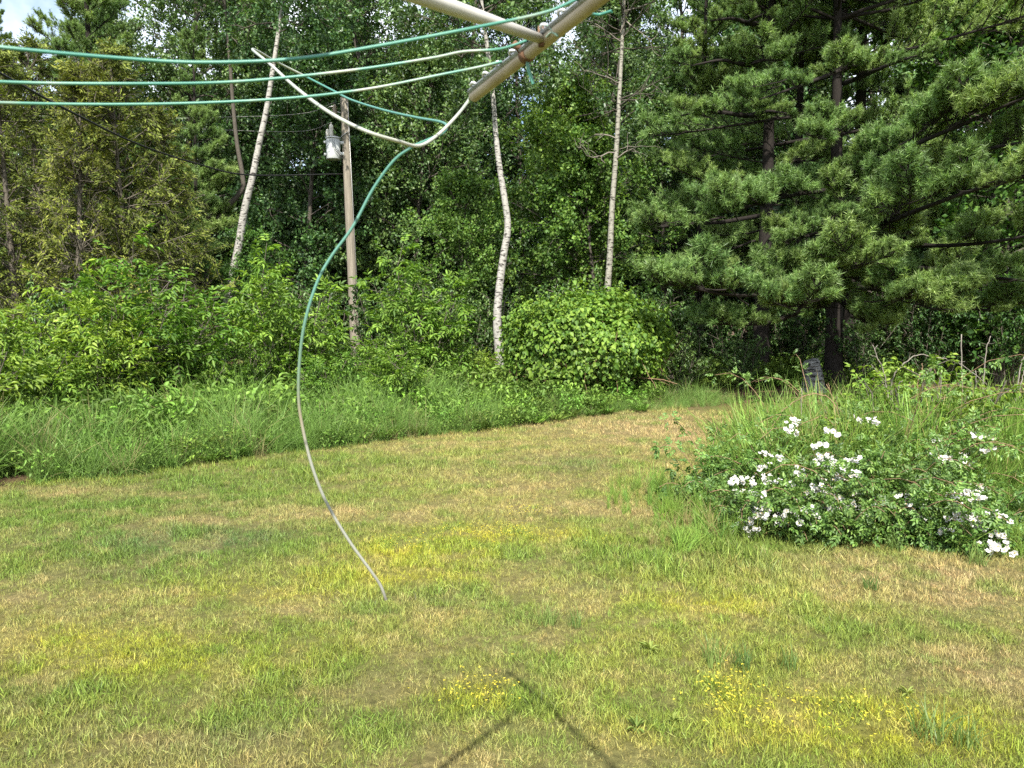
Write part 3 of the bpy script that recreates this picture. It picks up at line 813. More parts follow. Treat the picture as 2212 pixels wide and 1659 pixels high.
pine("young white pine with soft blue green boughs beside the leaning birch", 440, 22.0, 9.6, .09, 1.7, 1.6, 41, .55, 5)
pine("tall dark pine far behind the cedars on the left", 225, 29.0, 19.0, .22, 3.4, 3.5, 42, .8, 5, gap=.2)
pine("light green pine top at the left edge under the pale sky", 30, 28.0, 13.2, .18, 3.0, 2.0, 43, .7, 5)
pA, rA = pine("big dark pine with its trunk in shade, nearest the straight aspen", 1640, 19.5, 17.0, .20, 3.0, 3.0, 44, .8, 5, gap=.5)
pine("shaded pine trunk behind the big pine's boughs", 1835, 22.5, 18.0, .24, 3.6, 4.0, 45, .8, 5, gap=.65)
pine("slim pine half hidden behind the dark leafy tree and straight aspen", 1505, 25.0, 15.0, .15, 2.4, 2.5, 46, .8, 5, gap=.2)
pB, rB = pine("broad front pine whose long pale plumes hang out over the stump", 1800, 19.0, 16.0, .20, 5.4, 6.0, 47, .60, 7, gap=.9)  # its wide crown above the frame is shaped to shade the wood behind

pine("tall pine at the right edge, its trunk hidden by the leafy tree", 2120, 21.5, 17.0, .22, 3.8, 3.5, 48, .75, 6, gap=.6)
pine("dark pine trunk deep between the big pine and the front pine", 1715, 23.5, 17.0, .18, 3.2, 3.0, 49, .75, 6, gap=.45)

def reach(tree, rng, tip_px, base_px, Yt, Yb, roll=0.0):
    """a long bough drawn between two places of the photograph; it springs from its tree's trunk"""
    tip, base = at(*tip_px, Yt), at(*base_px, Yb)
    o = np.array(tree.location)
    return set_bough(tree, base - o, tip - base, float(np.linalg.norm(tip - base)), rng, roll)
def long_arm(tree, rng, path, n, L, spread=.55, thick=.16):
    """a long limb of plumes: path runs from the tip (pixel, pixel, distance) to where it meets the trunk's side"""
    P = spline(np.array([at(*p) for p in path]), 8); o = np.array(tree.location)
    g = Geo(); root = np.array([o[0], o[1], P[-1, 2] + .25])
    C = np.concatenate([P, [root]])
    tube1(g, C - o, np.linspace(.014, .06, len(C)), 6)
    obj("limb", g.mesh("limb", M['pine_bark'], True), tree)
    for k in range(n):
        f = (k + rng.random()) / n
        x = f * (len(P) - 1) * .97; i = int(x)
        p = P[i] + (P[i + 1] - P[i]) * (x - i) + rng.normal(0, thick, 3) * np.array([1, 1, .45])
        d = nrm(P[max(i - 2, 0)] - P[min(i + 2, len(P) - 1)])
        side = nrm(np.cross(d, [0, 0, 1.0])) * (1 if k % 2 else -1)
        d = nrm(d + side * rng.uniform(.1, 1.0) * spread / .55 * .8 + np.array([0, -.15, rng.uniform(-.15, .55)]))
        if rng.random() < .12: continue
        l_ = L * rng.uniform(.45, 1.2)
        set_bough(tree, p - o - d * l_ * .35, d, l_, rng, rng.normal(0, .3))
# the limbs that reach in from the right, tip first
for path, n_, L_ in [([(1460, 612, 14.2), (1560, 635, 14.6), (1650, 635, 15.4), (1760, 605, 17.2)], 20, 1.3),
                     ([(2000, 650, 13.6), (1930, 632, 14.2), (1860, 605, 15.6), (1815, 585, 17.4)], 16, 1.3),
                     ([(1720, 675, 14.0), (1745, 650, 15.0), (1780, 600, 17.0)], 9, 1.25),
                     ([(1850, 570, 13.8), (1835, 560, 15.0), (1810, 550, 17.2)], 8, 1.2),
                     ([(1560, 462, 15.0), (1640, 440, 15.4), (1710, 422, 16.2), (1790, 410, 17.8)], 14, 1.15),
                     ([(1940, 400, 14.6), (1880, 400, 15.6), (1825, 405, 17.4)], 10, 1.1),
                     ([(2280, 365, 11.4), (2180, 388, 11.9), (2080, 418, 12.8), (1980, 455, 14.0), (1890, 490, 15.8), (1815, 510, 17.8)], 27, 1.2),
                     ([(2280, 188, 11.8), (2180, 225, 12.3), (2080, 268, 13.0), (1980, 310, 14.2), (1890, 348, 15.8), (1815, 385, 17.8)], 27, 1.2),
                     ([(2260, 300, 12.2), (2150, 318, 12.9), (2040, 350, 14.2), (1930, 380, 16.0)], 13, 1.1),
                     ([(2260, 500, 12.8), (2160, 520, 13.4), (2050, 530, 14.8), (1920, 530, 16.6)], 12, 1.1),
                     ([(1640, 215, 15.8), (1720, 188, 16.2), (1800, 158, 17.0), (1870, 132, 17.8)], 12, 1.1),
                     ([(2170, 672, 14.2), (2060, 662, 15.2), (1930, 630, 17.0)], 10, 1.1),
                     ([(1540, 700, 15.2), (1650, 698, 15.8), (1775, 660, 17.6)], 10, 1.15), ([(1905, 708, 14.8), (1860, 690, 15.8), (1815, 650, 17.6)], 8, 1.15), ([(1790, 480, 14.6), (1800, 470, 16.0), (1802, 460, 18.2)], 7, 1.1),
                     ([(1770, 300, 15.2), (1790, 290, 16.4), (1800, 280, 18.2)], 7, 1.1), ([(2250, 610, 13.2), (2150, 600, 14.2), (2000, 580, 16.6)], 9, 1.1), ([(1690, 520, 15.0), (1740, 510, 16.0), (1790, 500, 18.0)], 7, 1.0),
                     ([(1980, 120, 15.5), (1920, 140, 16.4), (1850, 170, 17.8)], 6, 1.0)]:
    long_arm(pB, rB, path, n_, L_)
long_arm(pA, rA, [(1470, 250, 17.4), (1530, 240, 17.8), (1610, 250, 18.6)], 5, 1.0)
long_arm(pA, rA, [(1700, 245, 17.6), (1660, 240, 18.0), (1620, 250, 18.6)], 4, .9)
long_arm(pA, rA, [(1500, 140, 17.6), (1560, 130, 18.0), (1610, 140, 18.7)], 4, .85)
long_arm(pA, rA, [(1690, 130, 17.6), (1650, 130, 18.0), (1615, 140, 18.7)], 3, .85)
long_arm(pA, rA, [(1535, 45, 17.6), (1580, 40, 18.0), (1615, 50, 18.7)], 3, .8)
long_arm(pA, rA, [(1650, 30, 17.6), (1630, 40, 18.0), (1615, 50, 18.7)], 3, .8)
long_arm(pA, rA, [(1400, 495, 17.8), (1470, 485, 18.2), (1560, 480, 18.9)], 5, 1.0)
for tp, bp, Yt, Yb in [((1390, 490), (1560, 470), 17.8, 19.4), ((1480, 560), (1630, 520), 17.4, 19.4)]:
    reach(pA, rA, tp, bp, Yt, Yb, rA.normal(0, .3))

# ------------------------------------------------------------------ shrubs
def compound(g, rng, P, D, N, L, lw, lf, tint, pairs=3):
    """feather-shaped leaves of paired leaflets"""
    D = nrm(D); S = nrm(np.cross(D, N)); U = np.cross(S, D)
    for i in range(pairs):
        f = .35 + .5 * i / max(pairs - 1, 1)
        q = P + D * (L * f)[:, None] - U * (L * .18 * f * f)[:, None]
        for sg in (1, -1):
            leaves(g, q, nrm(D * .55 + S * sg * .85 - U * .15 + rng.normal(0, .12, P.shape)), U + rng.normal(0, .25, P.shape), lf * rng.uniform(.75, 1.15, len(P)), lw * rng.uniform(.8, 1.2, len(P)), .2, .25, tint, True)
    leaves(g, P + D * (L * .92)[:, None] - U * (L * .18)[:, None], D - U * .35, U + rng.normal(0, .2, P.shape), lf * 1.1, lw * 1.1, .2, .25, tint, True)

def shrub(seed, H, W, stems, n2, per, lf, lw, leafm, pairs=3, spread=.5, simple=False, low=.15):
    rng = np.random.default_rng(seed)
    wood, crown = Geo(), Geo()
    az = np.arange(stems) * 2.4 + rng.normal(0, .3, stems); ln = rng.uniform(.05, spread, stems)
    D = np.stack([np.cos(az) * np.sin(ln), np.sin(az) * np.sin(ln), np.cos(ln)], -1)
    st = np.stack([np.cos(az), np.sin(az), np.zeros(stems)], -1) * rng.uniform(.02, .25, (stems, 1)) * W; st[:, 2] = -.05
    L = H * rng.uniform(.7, 1.05, stems)
    B = grow(rng, st, D, L, 7, .09, (0, 0, .02))
    V, Q = tubes(B, np.broadcast_to(np.linspace(.016, .006, 7), (stems, 7)), 5); wood.add(V, None, Q)
    S2, D2, t2 = sprout(rng, B, n2, low, 1, .95)
    L2 = W * .55 * (1.1 - .6 * t2) * rng.uniform(.5, 1.2, len(t2)) + .08
    B2 = grow(rng, S2, D2, L2, 4, .15, (0, 0, .05))
    V, Q = tubes(B2, np.broadcast_to(np.array([.007, .006, .005, .003]), (len(B2), 4)), 3); wood.add(V, None, Q)
    m = len(B2); f = rng.uniform(.25, 1, (m, per)); i = np.minimum((f * 3).astype(int), 2); ff = (f * 3 - i)[..., None]; b = np.arange(m)[:, None]
    P = (B2[b, i] * (1 - ff) + B2[b, i + 1] * ff).reshape(-1, 3)
    T = np.repeat(nrm(B2[:, -1] - B2[:, 0]), per, 0)
    hz = T * np.array([1, 1, 0])
    Dl = nrm(hz * .7 + rng.normal(0, .6, P.shape) + np.array([0, 0, .12]))
    Nn = nrm(np.array([0, 0, 1.0]) + rng.normal(0, .3, P.shape))
    tint = np.repeat(rng.uniform(.7, 1.3, m), per)
    k = P[:, 2] > .05
    P, Dl, Nn, tint = P[k], Dl[k], Nn[k], tint[k]
    if simple:
        leaves(crown, P, Dl + np.array([0, 0, -.25]), Nn, lf * rng.uniform(.7, 1.25, len(P)), lw * rng.uniform(.8, 1.2, len(P)), .2, .2, tint, True)
    else:
        compound(crown, rng, P, Dl, Nn, lf * 2.6 * rng.uniform(.8, 1.2, len(P)), lw, lf, tint, pairs)
    return wood.mesh("stems", M['twig'], True), crown.mesh("foliage", M[leafm])
SHR = {'viburnum': shrub(58, 2.3, 1.3, 12, 18, 34, .075, .038, 'shrub_leaf', simple=True), 'elder': shrub(51, 2.2, 1.3, 10, 13, 6, .125, .046, 'shrub_leaf'), 'ash': shrub(52, 2.6, 1.3, 9, 15, 5, .125, .044, 'shrub_leaf'),
       'cherry': shrub(53, 2.3, 1.4, 11, 17, 28, .095, .046, 'shrub_leaf', simple=True), 'sapling': shrub(54, 1.7, 1.0, 4, 16, 6, .10, .036, 'shrub_leaf', spread=.2, low=.35),
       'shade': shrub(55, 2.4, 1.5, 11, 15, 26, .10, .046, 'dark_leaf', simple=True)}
def add_shrub(key, label, px, Y, rz, s, name="shrub", group="shrubs of the thicket"):
    t = thing(name, label, "shrub", ground_at(px, Y), rz, s, group)
    obj("stems", SHR[key][0], t); obj("foliage", SHR[key][1], t)
    return t
for key, px, Y, s, lab in [
    ('elder', -170, 9.2, .80, "broad leaved elder shrub at the left end of the thicket"),
    ('cherry', -20, 9.9, .70, "low bright shrub at the left edge just above the tall grass"),
    ('elder', 75, 10.6, .66, "feathery elder shrub left of the tallest thicket shrub"),
    ('ash', 190, 11.3, .80, "feathery green shrub second from the left in the front thicket"),
    ('viburnum', 130, 12.6, .80, "fine leaved shrub behind the two feathery ones at left"),
    ('ash', 290, 12.4, 1.0, "tall pointed shrub below the black cable, front of the cedars"),
    ('cherry', 385, 12.4, .52, "rounded leafy shrub left of the leaning birch's foot"),
    ('elder', 462, 13.2, .52, "shrub hiding the foot of the leaning birch"),
    ('viburnum', 550, 13.6, .58, "fine leaved shrub just right of the leaning birch's foot"),
    ('ash', 618, 14.6, 1.02, "tall feathery shrub where the loose cord hangs in front"),
    ('elder', 680, 16.0, .74, "shrub directly left of the utility pole's foot"),
    ('viburnum', 845, 15.8, .66, "fine leaved shrub just right of the utility pole"),
    ('ash', 905, 17.0, 1.1, "taller feathery shrub between the pole and the crooked aspen"),
    ('sapling', 858, 12.9, .80, "small sumac sapling on a thin stem in front of the pole"),
    ('sapling', 700, 13.0, .66, "dark little sapling low at the pole's foot"),
    ('cherry', 960, 17.2, .58, "low shrub in the shade left of the crooked aspen"),
    ('elder', 1010, 17.6, .50, "fern like low shrub touching the crooked aspen's left side"),
    ('viburnum', 20, 12.0, .82, "fine leaved shrub at the left edge behind the low bright one"),
    ('cherry', 405, 16.0, .72, "leafy shrub between the cedars and the leaning birch"),
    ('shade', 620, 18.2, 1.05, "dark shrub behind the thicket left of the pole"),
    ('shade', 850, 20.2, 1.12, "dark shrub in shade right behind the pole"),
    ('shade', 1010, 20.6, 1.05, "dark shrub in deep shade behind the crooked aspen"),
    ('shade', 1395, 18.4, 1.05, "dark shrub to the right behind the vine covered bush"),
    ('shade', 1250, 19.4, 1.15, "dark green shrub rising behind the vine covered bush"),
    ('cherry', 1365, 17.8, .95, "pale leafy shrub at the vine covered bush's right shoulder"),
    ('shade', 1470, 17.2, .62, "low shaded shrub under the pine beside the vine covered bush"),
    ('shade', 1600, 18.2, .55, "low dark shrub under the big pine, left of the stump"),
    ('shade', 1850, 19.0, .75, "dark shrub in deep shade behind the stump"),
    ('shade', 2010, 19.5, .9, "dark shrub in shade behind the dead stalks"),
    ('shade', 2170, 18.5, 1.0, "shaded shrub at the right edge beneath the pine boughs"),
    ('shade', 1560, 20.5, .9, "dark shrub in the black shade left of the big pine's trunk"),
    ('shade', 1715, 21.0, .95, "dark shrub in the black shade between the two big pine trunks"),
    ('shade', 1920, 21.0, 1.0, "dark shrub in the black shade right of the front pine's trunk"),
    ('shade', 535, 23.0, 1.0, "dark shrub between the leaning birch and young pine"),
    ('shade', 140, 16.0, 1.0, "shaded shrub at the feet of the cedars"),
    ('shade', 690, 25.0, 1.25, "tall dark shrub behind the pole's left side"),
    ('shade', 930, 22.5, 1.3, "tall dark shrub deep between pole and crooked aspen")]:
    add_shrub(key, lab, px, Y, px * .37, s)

# the depth of the wood: leaf masses between and behind the trunks, too far in to tell apart
def make_woods():
    rng = np.random.default_rng(12)
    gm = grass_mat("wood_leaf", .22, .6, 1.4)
    pr = []
    for j in range(5):
        g = Geo(); n = 900
        c = rng.normal(0, 1, (26, 3)) * np.array([1.1, 1.1, 1.3]) + np.array([0, 0, 2.6])
        P = c[rng.integers(0, 26, n)] + rng.normal(0, .38, (n, 3)); P[:, 2] = np.abs(P[:, 2])
        leaves(g, P, rng.normal(size=(n, 3)) + np.array([0, 0, -.3]), np.array([[0, 0, 1.0]]) + rng.normal(0, .6, (n, 3)), rng.uniform(.12, .22, n), rng.uniform(.08, .14, n))
        pr.append(g.mesh("leaf_mass", gm))
    n = 620
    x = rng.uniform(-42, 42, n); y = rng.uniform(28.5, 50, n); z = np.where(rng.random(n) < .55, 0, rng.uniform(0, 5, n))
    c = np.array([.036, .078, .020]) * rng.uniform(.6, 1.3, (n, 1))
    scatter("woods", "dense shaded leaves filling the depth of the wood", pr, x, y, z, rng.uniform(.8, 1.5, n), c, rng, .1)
make_woods()

# weeds and ferns that cover the ground of the thicket (nobody could count them)
def leafy_clump(rng, n, rad, h, lf, lw, gm):
    g = Geo(); st = Geo()
    a = rng.uniform(0, 6.283, n); r = rad * np.sqrt(rng.random(n))
    z = h * rng.random(n) ** .6
    P = np.stack([r * np.cos(a), r * np.sin(a), z], -1)
    D = nrm(np.stack([np.cos(a), np.sin(a), np.zeros(n)], -1) * .6 + rng.normal(0, .6, (n, 3)))
    leaves(g, P, D, nrm(np.array([0, 0, 1]) + rng.normal(0, .35, (n, 3))), lf * rng.uniform(.6, 1.3, n), lw * rng.uniform(.7, 1.2, n), .2, .25, 1.0, True)
    k = n // 10
    B = grow(rng, np.stack([r[:k] * .5 * np.cos(a[:k]), r[:k] * .5 * np.sin(a[:k]), np.full(k, -.02)], -1), np.array([[0, 0, 1.0]]) + rng.normal(0, .2, (k, 3)), np.full(k, h), 4, .1)
    V, Q = tubes(B, np.full((k, 4), .003), 3); g.add(V, None, Q)
    return g.mesh("weed_clump", gm)
def fern_clump(rng, gm):
    g = Geo(); k = 9
    for a in np.arange(k) * 6.283 / k + rng.normal(0, .2, k):
        L = rng.uniform(.35, .6); n = 16; t = np.linspace(.12, 1, n)
        el = rng.uniform(.7, 1.1)
        d = np.array([math.cos(a), math.sin(a)])
        rr = L * np.sin(t * 1.25) * math.cos(el) * 1.3; zz = L * (np.sin(el) * t - .35 * t ** 2.5)
        P = np.stack([d[0] * rr, d[1] * rr, zz], -1)
        T = nrm(np.gradient(P, axis=0)); S = nrm(np.cross(T, np.array([0, 0, 1.0])))
        w = .11 * (1.05 - t) + .015
        for sg in (1, -1): leaves(g, P, S * sg + T * .45, np.cross(S, T) * 1.0, w, w * .38, .05, .15, 1.0)
    return g.mesh("fern_clump", gm)
def make_undergrowth():
    rng = np.random.default_rng(8)
    gm = grass_mat("weed_leaf", .32, .65, 1.35)
    pr = [leafy_clump(rng, 70, .26, .45, .085, .040, gm) for _ in range(4)] + [leafy_clump(rng, 90, .30, .32, .06, .026, gm) for _ in range(2)] + [fern_clump(rng, gm) for _ in range(2)]
    n = 8200
    x = rng.uniform(-18, 14, n); d = rng.random(n) ** 1.5 * 11; y = edge_y(x) + d + .05
    far = d > 5
    keep = (rng.random(n) < np.where(far, .45, np.clip(.25 + d * .6, 0, .85))) & (fbm(x, y, 161, .9) > .36) & ~((x > 2.8) & (d < 2.6)) & ~((x > 2.8) & (rng.random(n) < .6))
    x, y, d = x[keep], y[keep], d[keep]
    s = np.clip(.55 + d * .3, .45, 1.3) * rng.uniform(.7, 1.3, len(x))
    c = np.array([.150, .260, .040]) * rng.uniform(.6, 1.3, (len(x), 1)) * (1 + rng.normal(0, .07, (len(x), 3)))
    scatter("undergrowth", "weeds and ferns covering the ground of the thicket", pr, x, y, ground_z(x, y), s, c, rng, .1)
make_undergrowth()

# the bush buried in vines
def vine_bush():
    rng = np.random.default_rng(61)
    c = ground_at(1255, 15.9)
    t = thing("vine_covered_bush", "rounded bush smothered in light green vine leaves, beside the crooked aspen", "bush", c)
    g, w = Geo(), Geo()
    n = 21000
    az = rng.uniform(0, 6.283, n); el = np.arcsin(rng.uniform(-.25, 1, n))
    d = np.stack([np.cos(az) * np.cos(el), np.sin(az) * np.cos(el), np.sin(el)], -1)
    lump = .48 + .75 * fbm(d[:, 0] * 1.5 + 3, d[:, 2] * 1.5 + d[:, 1] * .7, 301, 1.0) + .34 * fbm(d[:, 0] * 4 + 7, d[:, 2] * 4 + d[:, 1] * 2, 311, 1.0)
    hang = np.where(el < .15, .9, 1.0)
    P = d * lump[:, None] * np.array([1.56, 1.4, 1.12]) * hang[:, None] + np.array([0, 0, .88])
    P[:, 0] += .10 * np.maximum(P[:, 2] - 1, 0)
    P += rng.normal(0, .07, P.shape) + d * (rng.random((len(P), 1)) ** 9) * .35
    hole = (fbm(P[:, 0], P[:, 2], 331, 1.6) < .42) & (P[:, 2] < .8)
    k = (P[:, 2] > .12) & ~hole
    P, d = P[k], d[k]
    out = d * np.array([.6, .7, 1])
    N = nrm(out + np.array([0, 0, .55]) + rng.normal(0, .45, P.shape))
    D = nrm(np.cross(N, rng.normal(size=P.shape)) + np.array([0, 0, -.6]) + d * .35)
    tint = .65 + .7 * fbm(P[:, 0] * 2 + 9, P[:, 2] * 2, 341, 1.0)
    L = .04 + .085 * rng.random(len(P)) ** 1.4
    leaves(g, P, D, N, L, L * .85, .16, .22, tint, True)
    obj("vine_leaves", g.mesh("vine_leaves", M['vine_leaf']), t)
    k = 60; a = rng.uniform(0, 6.283, k)
    st = np.stack([np.cos(a) * 1.2 * rng.random(k), np.sin(a) * 1.0 * rng.random(k), np.full(k, -.05)], -1)
    B = grow(rng, st, np.stack([np.cos(a) * .4, np.sin(a) * .4, np.ones(k)], -1), rng.uniform(1.0, 1.9, k), 7, .22, (0, 0, -.03))
    V, Q = tubes(B, np.broadcast_to(np.linspace(.016, .006, 7), (k, 7)), 4); w.add(V, None, Q)
    a = rng.uniform(3.5, 6.0, 26)                                        # dead hanging stems in front
    st = np.stack([np.cos(a) * 1.6, np.sin(a) * 1.35, rng.uniform(.6, 1.1, 26)], -1)
    B = grow(rng, st, np.array([[0, 0, -1.0]]) + rng.normal(0, .4, (26, 3)), rng.uniform(.5, 1.0, 26), 6, .25)
    V, Q = tubes(B, np.broadcast_to(np.linspace(.007, .004, 6), (26, 6)), 3); w.add(V, None, Q)
    obj("stems", w.mesh("stems", M['cane']), t)
vine_bush()

# ------------------------------------------------------------------ wild roses and brambles on the right
def flower_meshes():
    m, n, l, out = new_mat("rose_petal")
    p = n.new("ShaderNodeBsdfPrincipled"); p.inputs['Base Color'].default_value = (.60, .59, .56, 1); p.inputs['Roughness'].default_value = .6
    tr = n.new("ShaderNodeBsdfTranslucent"); tr.inputs['Color'].default_value = (.8, .78, .72, 1)
    mx = n.new("ShaderNodeMixShader"); mx.inputs[0].default_value = .25
    l.new(p.outputs[0], mx.inputs[1]); l.new(tr.outputs[0], mx.inputs[2]); l.new(mx.outputs[0], out.inputs[0])
    ym = plain_mat("rose_stamen", (.50, .36, .06), .7)
    res = []
    for seed in range(5):
        rng = np.random.default_rng(400 + seed)
        g, h = Geo(), Geo()
        for j in range(int(rng.integers(5, 11))):
            c = rng.normal(0, .026, 3) * np.array([1, 1, .55]); nn = nrm(np.array([0, -.35, 1]) + rng.normal(0, .5, 3))
            u = nrm(np.cross(nn, rng.normal(size=3))); v = np.cross(nn, u)
            a = np.arange(5) * 6.283 / 5
            D = np.cos(a)[:, None] * u + np.sin(a)[:, None] * v + nn * .25
            leaves(g, np.repeat(c[None], 5, 0), D, np.repeat(nn[None], 5, 0), .020, .021, -.05, -.1, 1.0, True)
            q = c + nn * .003
            V = np.concatenate([[q + nn * .003], q + .0045 * (np.cos(a)[:, None] * u + np.sin(a)[:, None] * v)])
            h.add(V, [[0, 1 + k, 1 + (k + 1) % 5] for k in range(5)])
        res.append((g.mesh("petals", m), h.mesh("stamens", ym)))
    return res
FLW = flower_meshes()

def rose_bush(label, px0, px1, y0, y1, h, seed, n, flowers, leafm='rose_leaf', fl_px=None):
    """mounded rose between two columns of the photograph and two ground distances"""
    rng = np.random.default_rng(seed)
    xa, xb = ground_at(px0, (y0 + y1) / 2)[0], ground_at(px1, (y0 + y1) / 2)[0]
    cx, cyy = (xa + xb) / 2, (y0 + y1) / 2; rx, ry = (xb - xa) / 2, (y1 - y0) / 2
    t = thing("wild_rose_bush", label, "bush", (cx, cyy, 0))
    w, g = Geo(), Geo()
    k = int(24 + n / 45); a = rng.uniform(0, 6.283, 3 * k); r = np.sqrt(rng.random(3 * k)) * .92
    qa, qb = np.cos(a) * r, np.sin(a) * r
    inside = lambda a_, b_: (n < 800) | ((cx + a_ * rx) > 1.42 + np.maximum(cyy + b_ * ry - 5.95, 0) * .92)          # the bush keeps right of a slanting edge
    ok = inside(qa, qb); qa, qb = qa[ok][:k], qb[ok][:k]; k = len(qa)
    st = np.stack([qa * rx, qb * ry, np.full(k, -.03)], -1)
    hl = h * np.clip(.75 + .42 * qb + .38 * qa + rng.normal(0, .18, k), .3, 1.6)       # taller towards the back and the right
    out = nrm(np.stack([qa + rng.normal(0, .6, k), qb - .3 + rng.normal(0, .6, k), np.zeros(k)], -1))
    B = grow(rng, st, out * .45 + np.array([0, 0, 1.0]), hl * rng.uniform(1.0, 1.7, k), 9, .07, (0, 0, 0))
    for i_ in range(2, 9):                                                              # bend each cane over in an arch
        f_ = (i_ / 8) ** 2
        B[:, i_] += out * (hl * .45 * f_)[:, None] - np.array([0, 0, 1.0]) * (hl * .55 * f_ * f_)[:, None]
    B[:, :, 2] = np.maximum(B[:, :, 2], -.03)
    V, Q = tubes(B, np.broadcast_to(np.linspace(.005, .002, 9), (k, 9)), 4); w.add(V, None, Q)
    SC, DC, tc = sprout(rng, B, 22, .25, 1.0, 1.1)
    compound(g, rng, SC, nrm(DC + np.array([0, 0, .15])), nrm(np.array([0, -.25, 1]) + rng.normal(0, .35, SC.shape)), .09 * rng.uniform(.7, 1.25, len(SC)), .019, .036, .7 + .65 * np.repeat(rng.random(k), 22), 3)
    obj("canes", w.mesh("canes", M['cane']), t)
    q = rng.random((n // 2, 2)) * 2 - 1; q = q[((q ** 2).sum(1) < 1) & inside(q[:, 0], q[:, 1])]
    rr = (q ** 2).sum(1)
    topf = lambda a_, b_: (.9 * h) * np.sqrt(np.clip(1 - (a_ ** 2 + b_ ** 2) * .95, 0, 1)) * (.22 + .34 * b_ + .34 * a_ + 1.15 * fbm(a_ * rx, b_ * ry, seed + 3, 2.2))
    top = topf(q[:, 0], q[:, 1])
    z = top * (1 - .75 * rng.random(len(q)) ** 1.5) + rng.random(len(q)) ** 12 * .25
    P = np.stack([q[:, 0] * rx, q[:, 1] * ry, z], -1)
    D = nrm(rng.normal(0, .8, P.shape) + np.array([0, -.2, .1])); N = nrm(np.array([0, -.25, 1]) + rng.normal(0, .4, P.shape))
    compound(g, rng, P, D, N, .085 * rng.uniform(.8, 1.2, len(P)), .018, .034, .7 + .6 * rng.random(len(P)), 3)
    obj("foliage", g.mesh("foliage", M[leafm]), t)
    for j in range(flowers):
        if fl_px is not None and j < len(fl_px):
            d = ray(*fl_px[j]); best = None
            for Y in np.linspace(y0 - .15, y1, 60):
                p = np.array([0, 0, EYE]) + d * (Y / d[1])
                ex = ((p[0] - cx) / rx) ** 2 + ((p[1] - cyy) / ry) ** 2
                if ex < 1 and inside((p[0] - cx) / rx - .1, (p[1] - cyy) / ry) and p[2] < float(topf(np.array([(p[0] - cx) / rx]), np.array([(p[1] - cyy) / ry]))[0]) * 1.3 + .05: best = p - d * .02; break
            if best is None:
                continue
            best = best + rng.normal(0, .03, 3)
            pos = best - np.array([cx, cyy, 0]) + np.array([0, -.06, .03]); s = rng.uniform(.8, 1.35)
        else:
            c_ = np.flatnonzero((tc > .45) & (SC[:, 2] > .12) & (SC[:, 1] < ry * .35)); i = int(rng.choice(c_ if len(c_) else np.arange(len(SC))))
            pos = SC[i] + np.array([0, -.04, .035]); s = rng.uniform(.5, 1.15)
        pe, sm = FLW[int(rng.integers(0, len(FLW)))]
        f = obj("flower_cluster", pe, t, pos, rng.uniform(-.6, .6), s)
        f.rotation_euler = (rng.normal(.35, .3), rng.normal(0, .3), rng.uniform(-.8, .8))
        obj("stamens", sm, f)
    return t
# flower clusters where the photograph shows them (read from an enlargement of the right-hand side)
_Z = [(280, 880), (690, 945), (615, 970), (820, 975), (940, 960), (930, 1000), (1045, 1035), (1140, 990), (1080, 1040), (970, 1090), (1060, 1115), (600, 1020), (580, 1065), (640, 1100), (480, 1075), (490, 1105), (410, 1105),
      (510, 1140), (440, 1165), (430, 1190), (770, 1115), (790, 1190), (890, 1165), (960, 1190), (930, 1215), (1000, 1200), (1050, 1220), (1040, 1265), (850, 1250), (740, 1290), (735, 1340), (850, 1340), (830, 1300),
      (620, 1290), (660, 1310), (585, 1330), (520, 1340), (525, 1390), (520, 1280), (490, 1260), (350, 1240), (300, 1270), (330, 1325), (440, 1335), (220, 1395), (300, 1415), (390, 1410), (480, 1430), (530, 1420), (160, 1215), (85, 1210),
      (780, 840), (1010, 820), (900, 890), (570, 1300), (1270, 780), (770, 715), (1180, 710)]
_px = lambda zx, zy: ((1856 + zx * 1000 / 2212) * 2212 / 2856, (850 + zy * 750 / 1659) * 2212 / 2856)
FL1 = [_px(*p) for p in _Z]
FL2 = [_px(*p) for p in [(1460, 1215), (1500, 1240), (1470, 1265), (1580, 1080), (1590, 1115), (1330, 1145), (1215, 1240), (1260, 1215)]]
FL3 = [_px(*p) for p in [(1740, 1235), (1780, 1225), (1830, 1220), (1890, 1190), (1740, 1310), (1720, 1340), (1770, 1330), (1860, 1335), (1900, 1345), (1910, 1385), (1960, 1465), (1990, 1440), (2030, 1470), (1690, 960), (1640, 1000), (2005, 1310)]]
rose_bush("large wild rose bush full of white flower clusters left of the tall grass", 1455, 1990, 5.55, 8.3, .86, 501, 9000, 108, fl_px=FL1)
rose_bush("small wild rose with white flowers caught in the tall grass", 1800, 1990, 5.65, 6.7, .50, 502, 900, 16, fl_px=FL2)
rose_bush("low wild rose with white clusters at the right edge of the tall grass", 1930, 2190, 5.4, 6.5, .40, 503, 1000, 28, fl_px=FL3)
rose_bush("upright leafy rose sprig with few flowers at the left of the big rose bush", 1512, 1580, 6.6, 7.1, .62, 504, 420, 4)

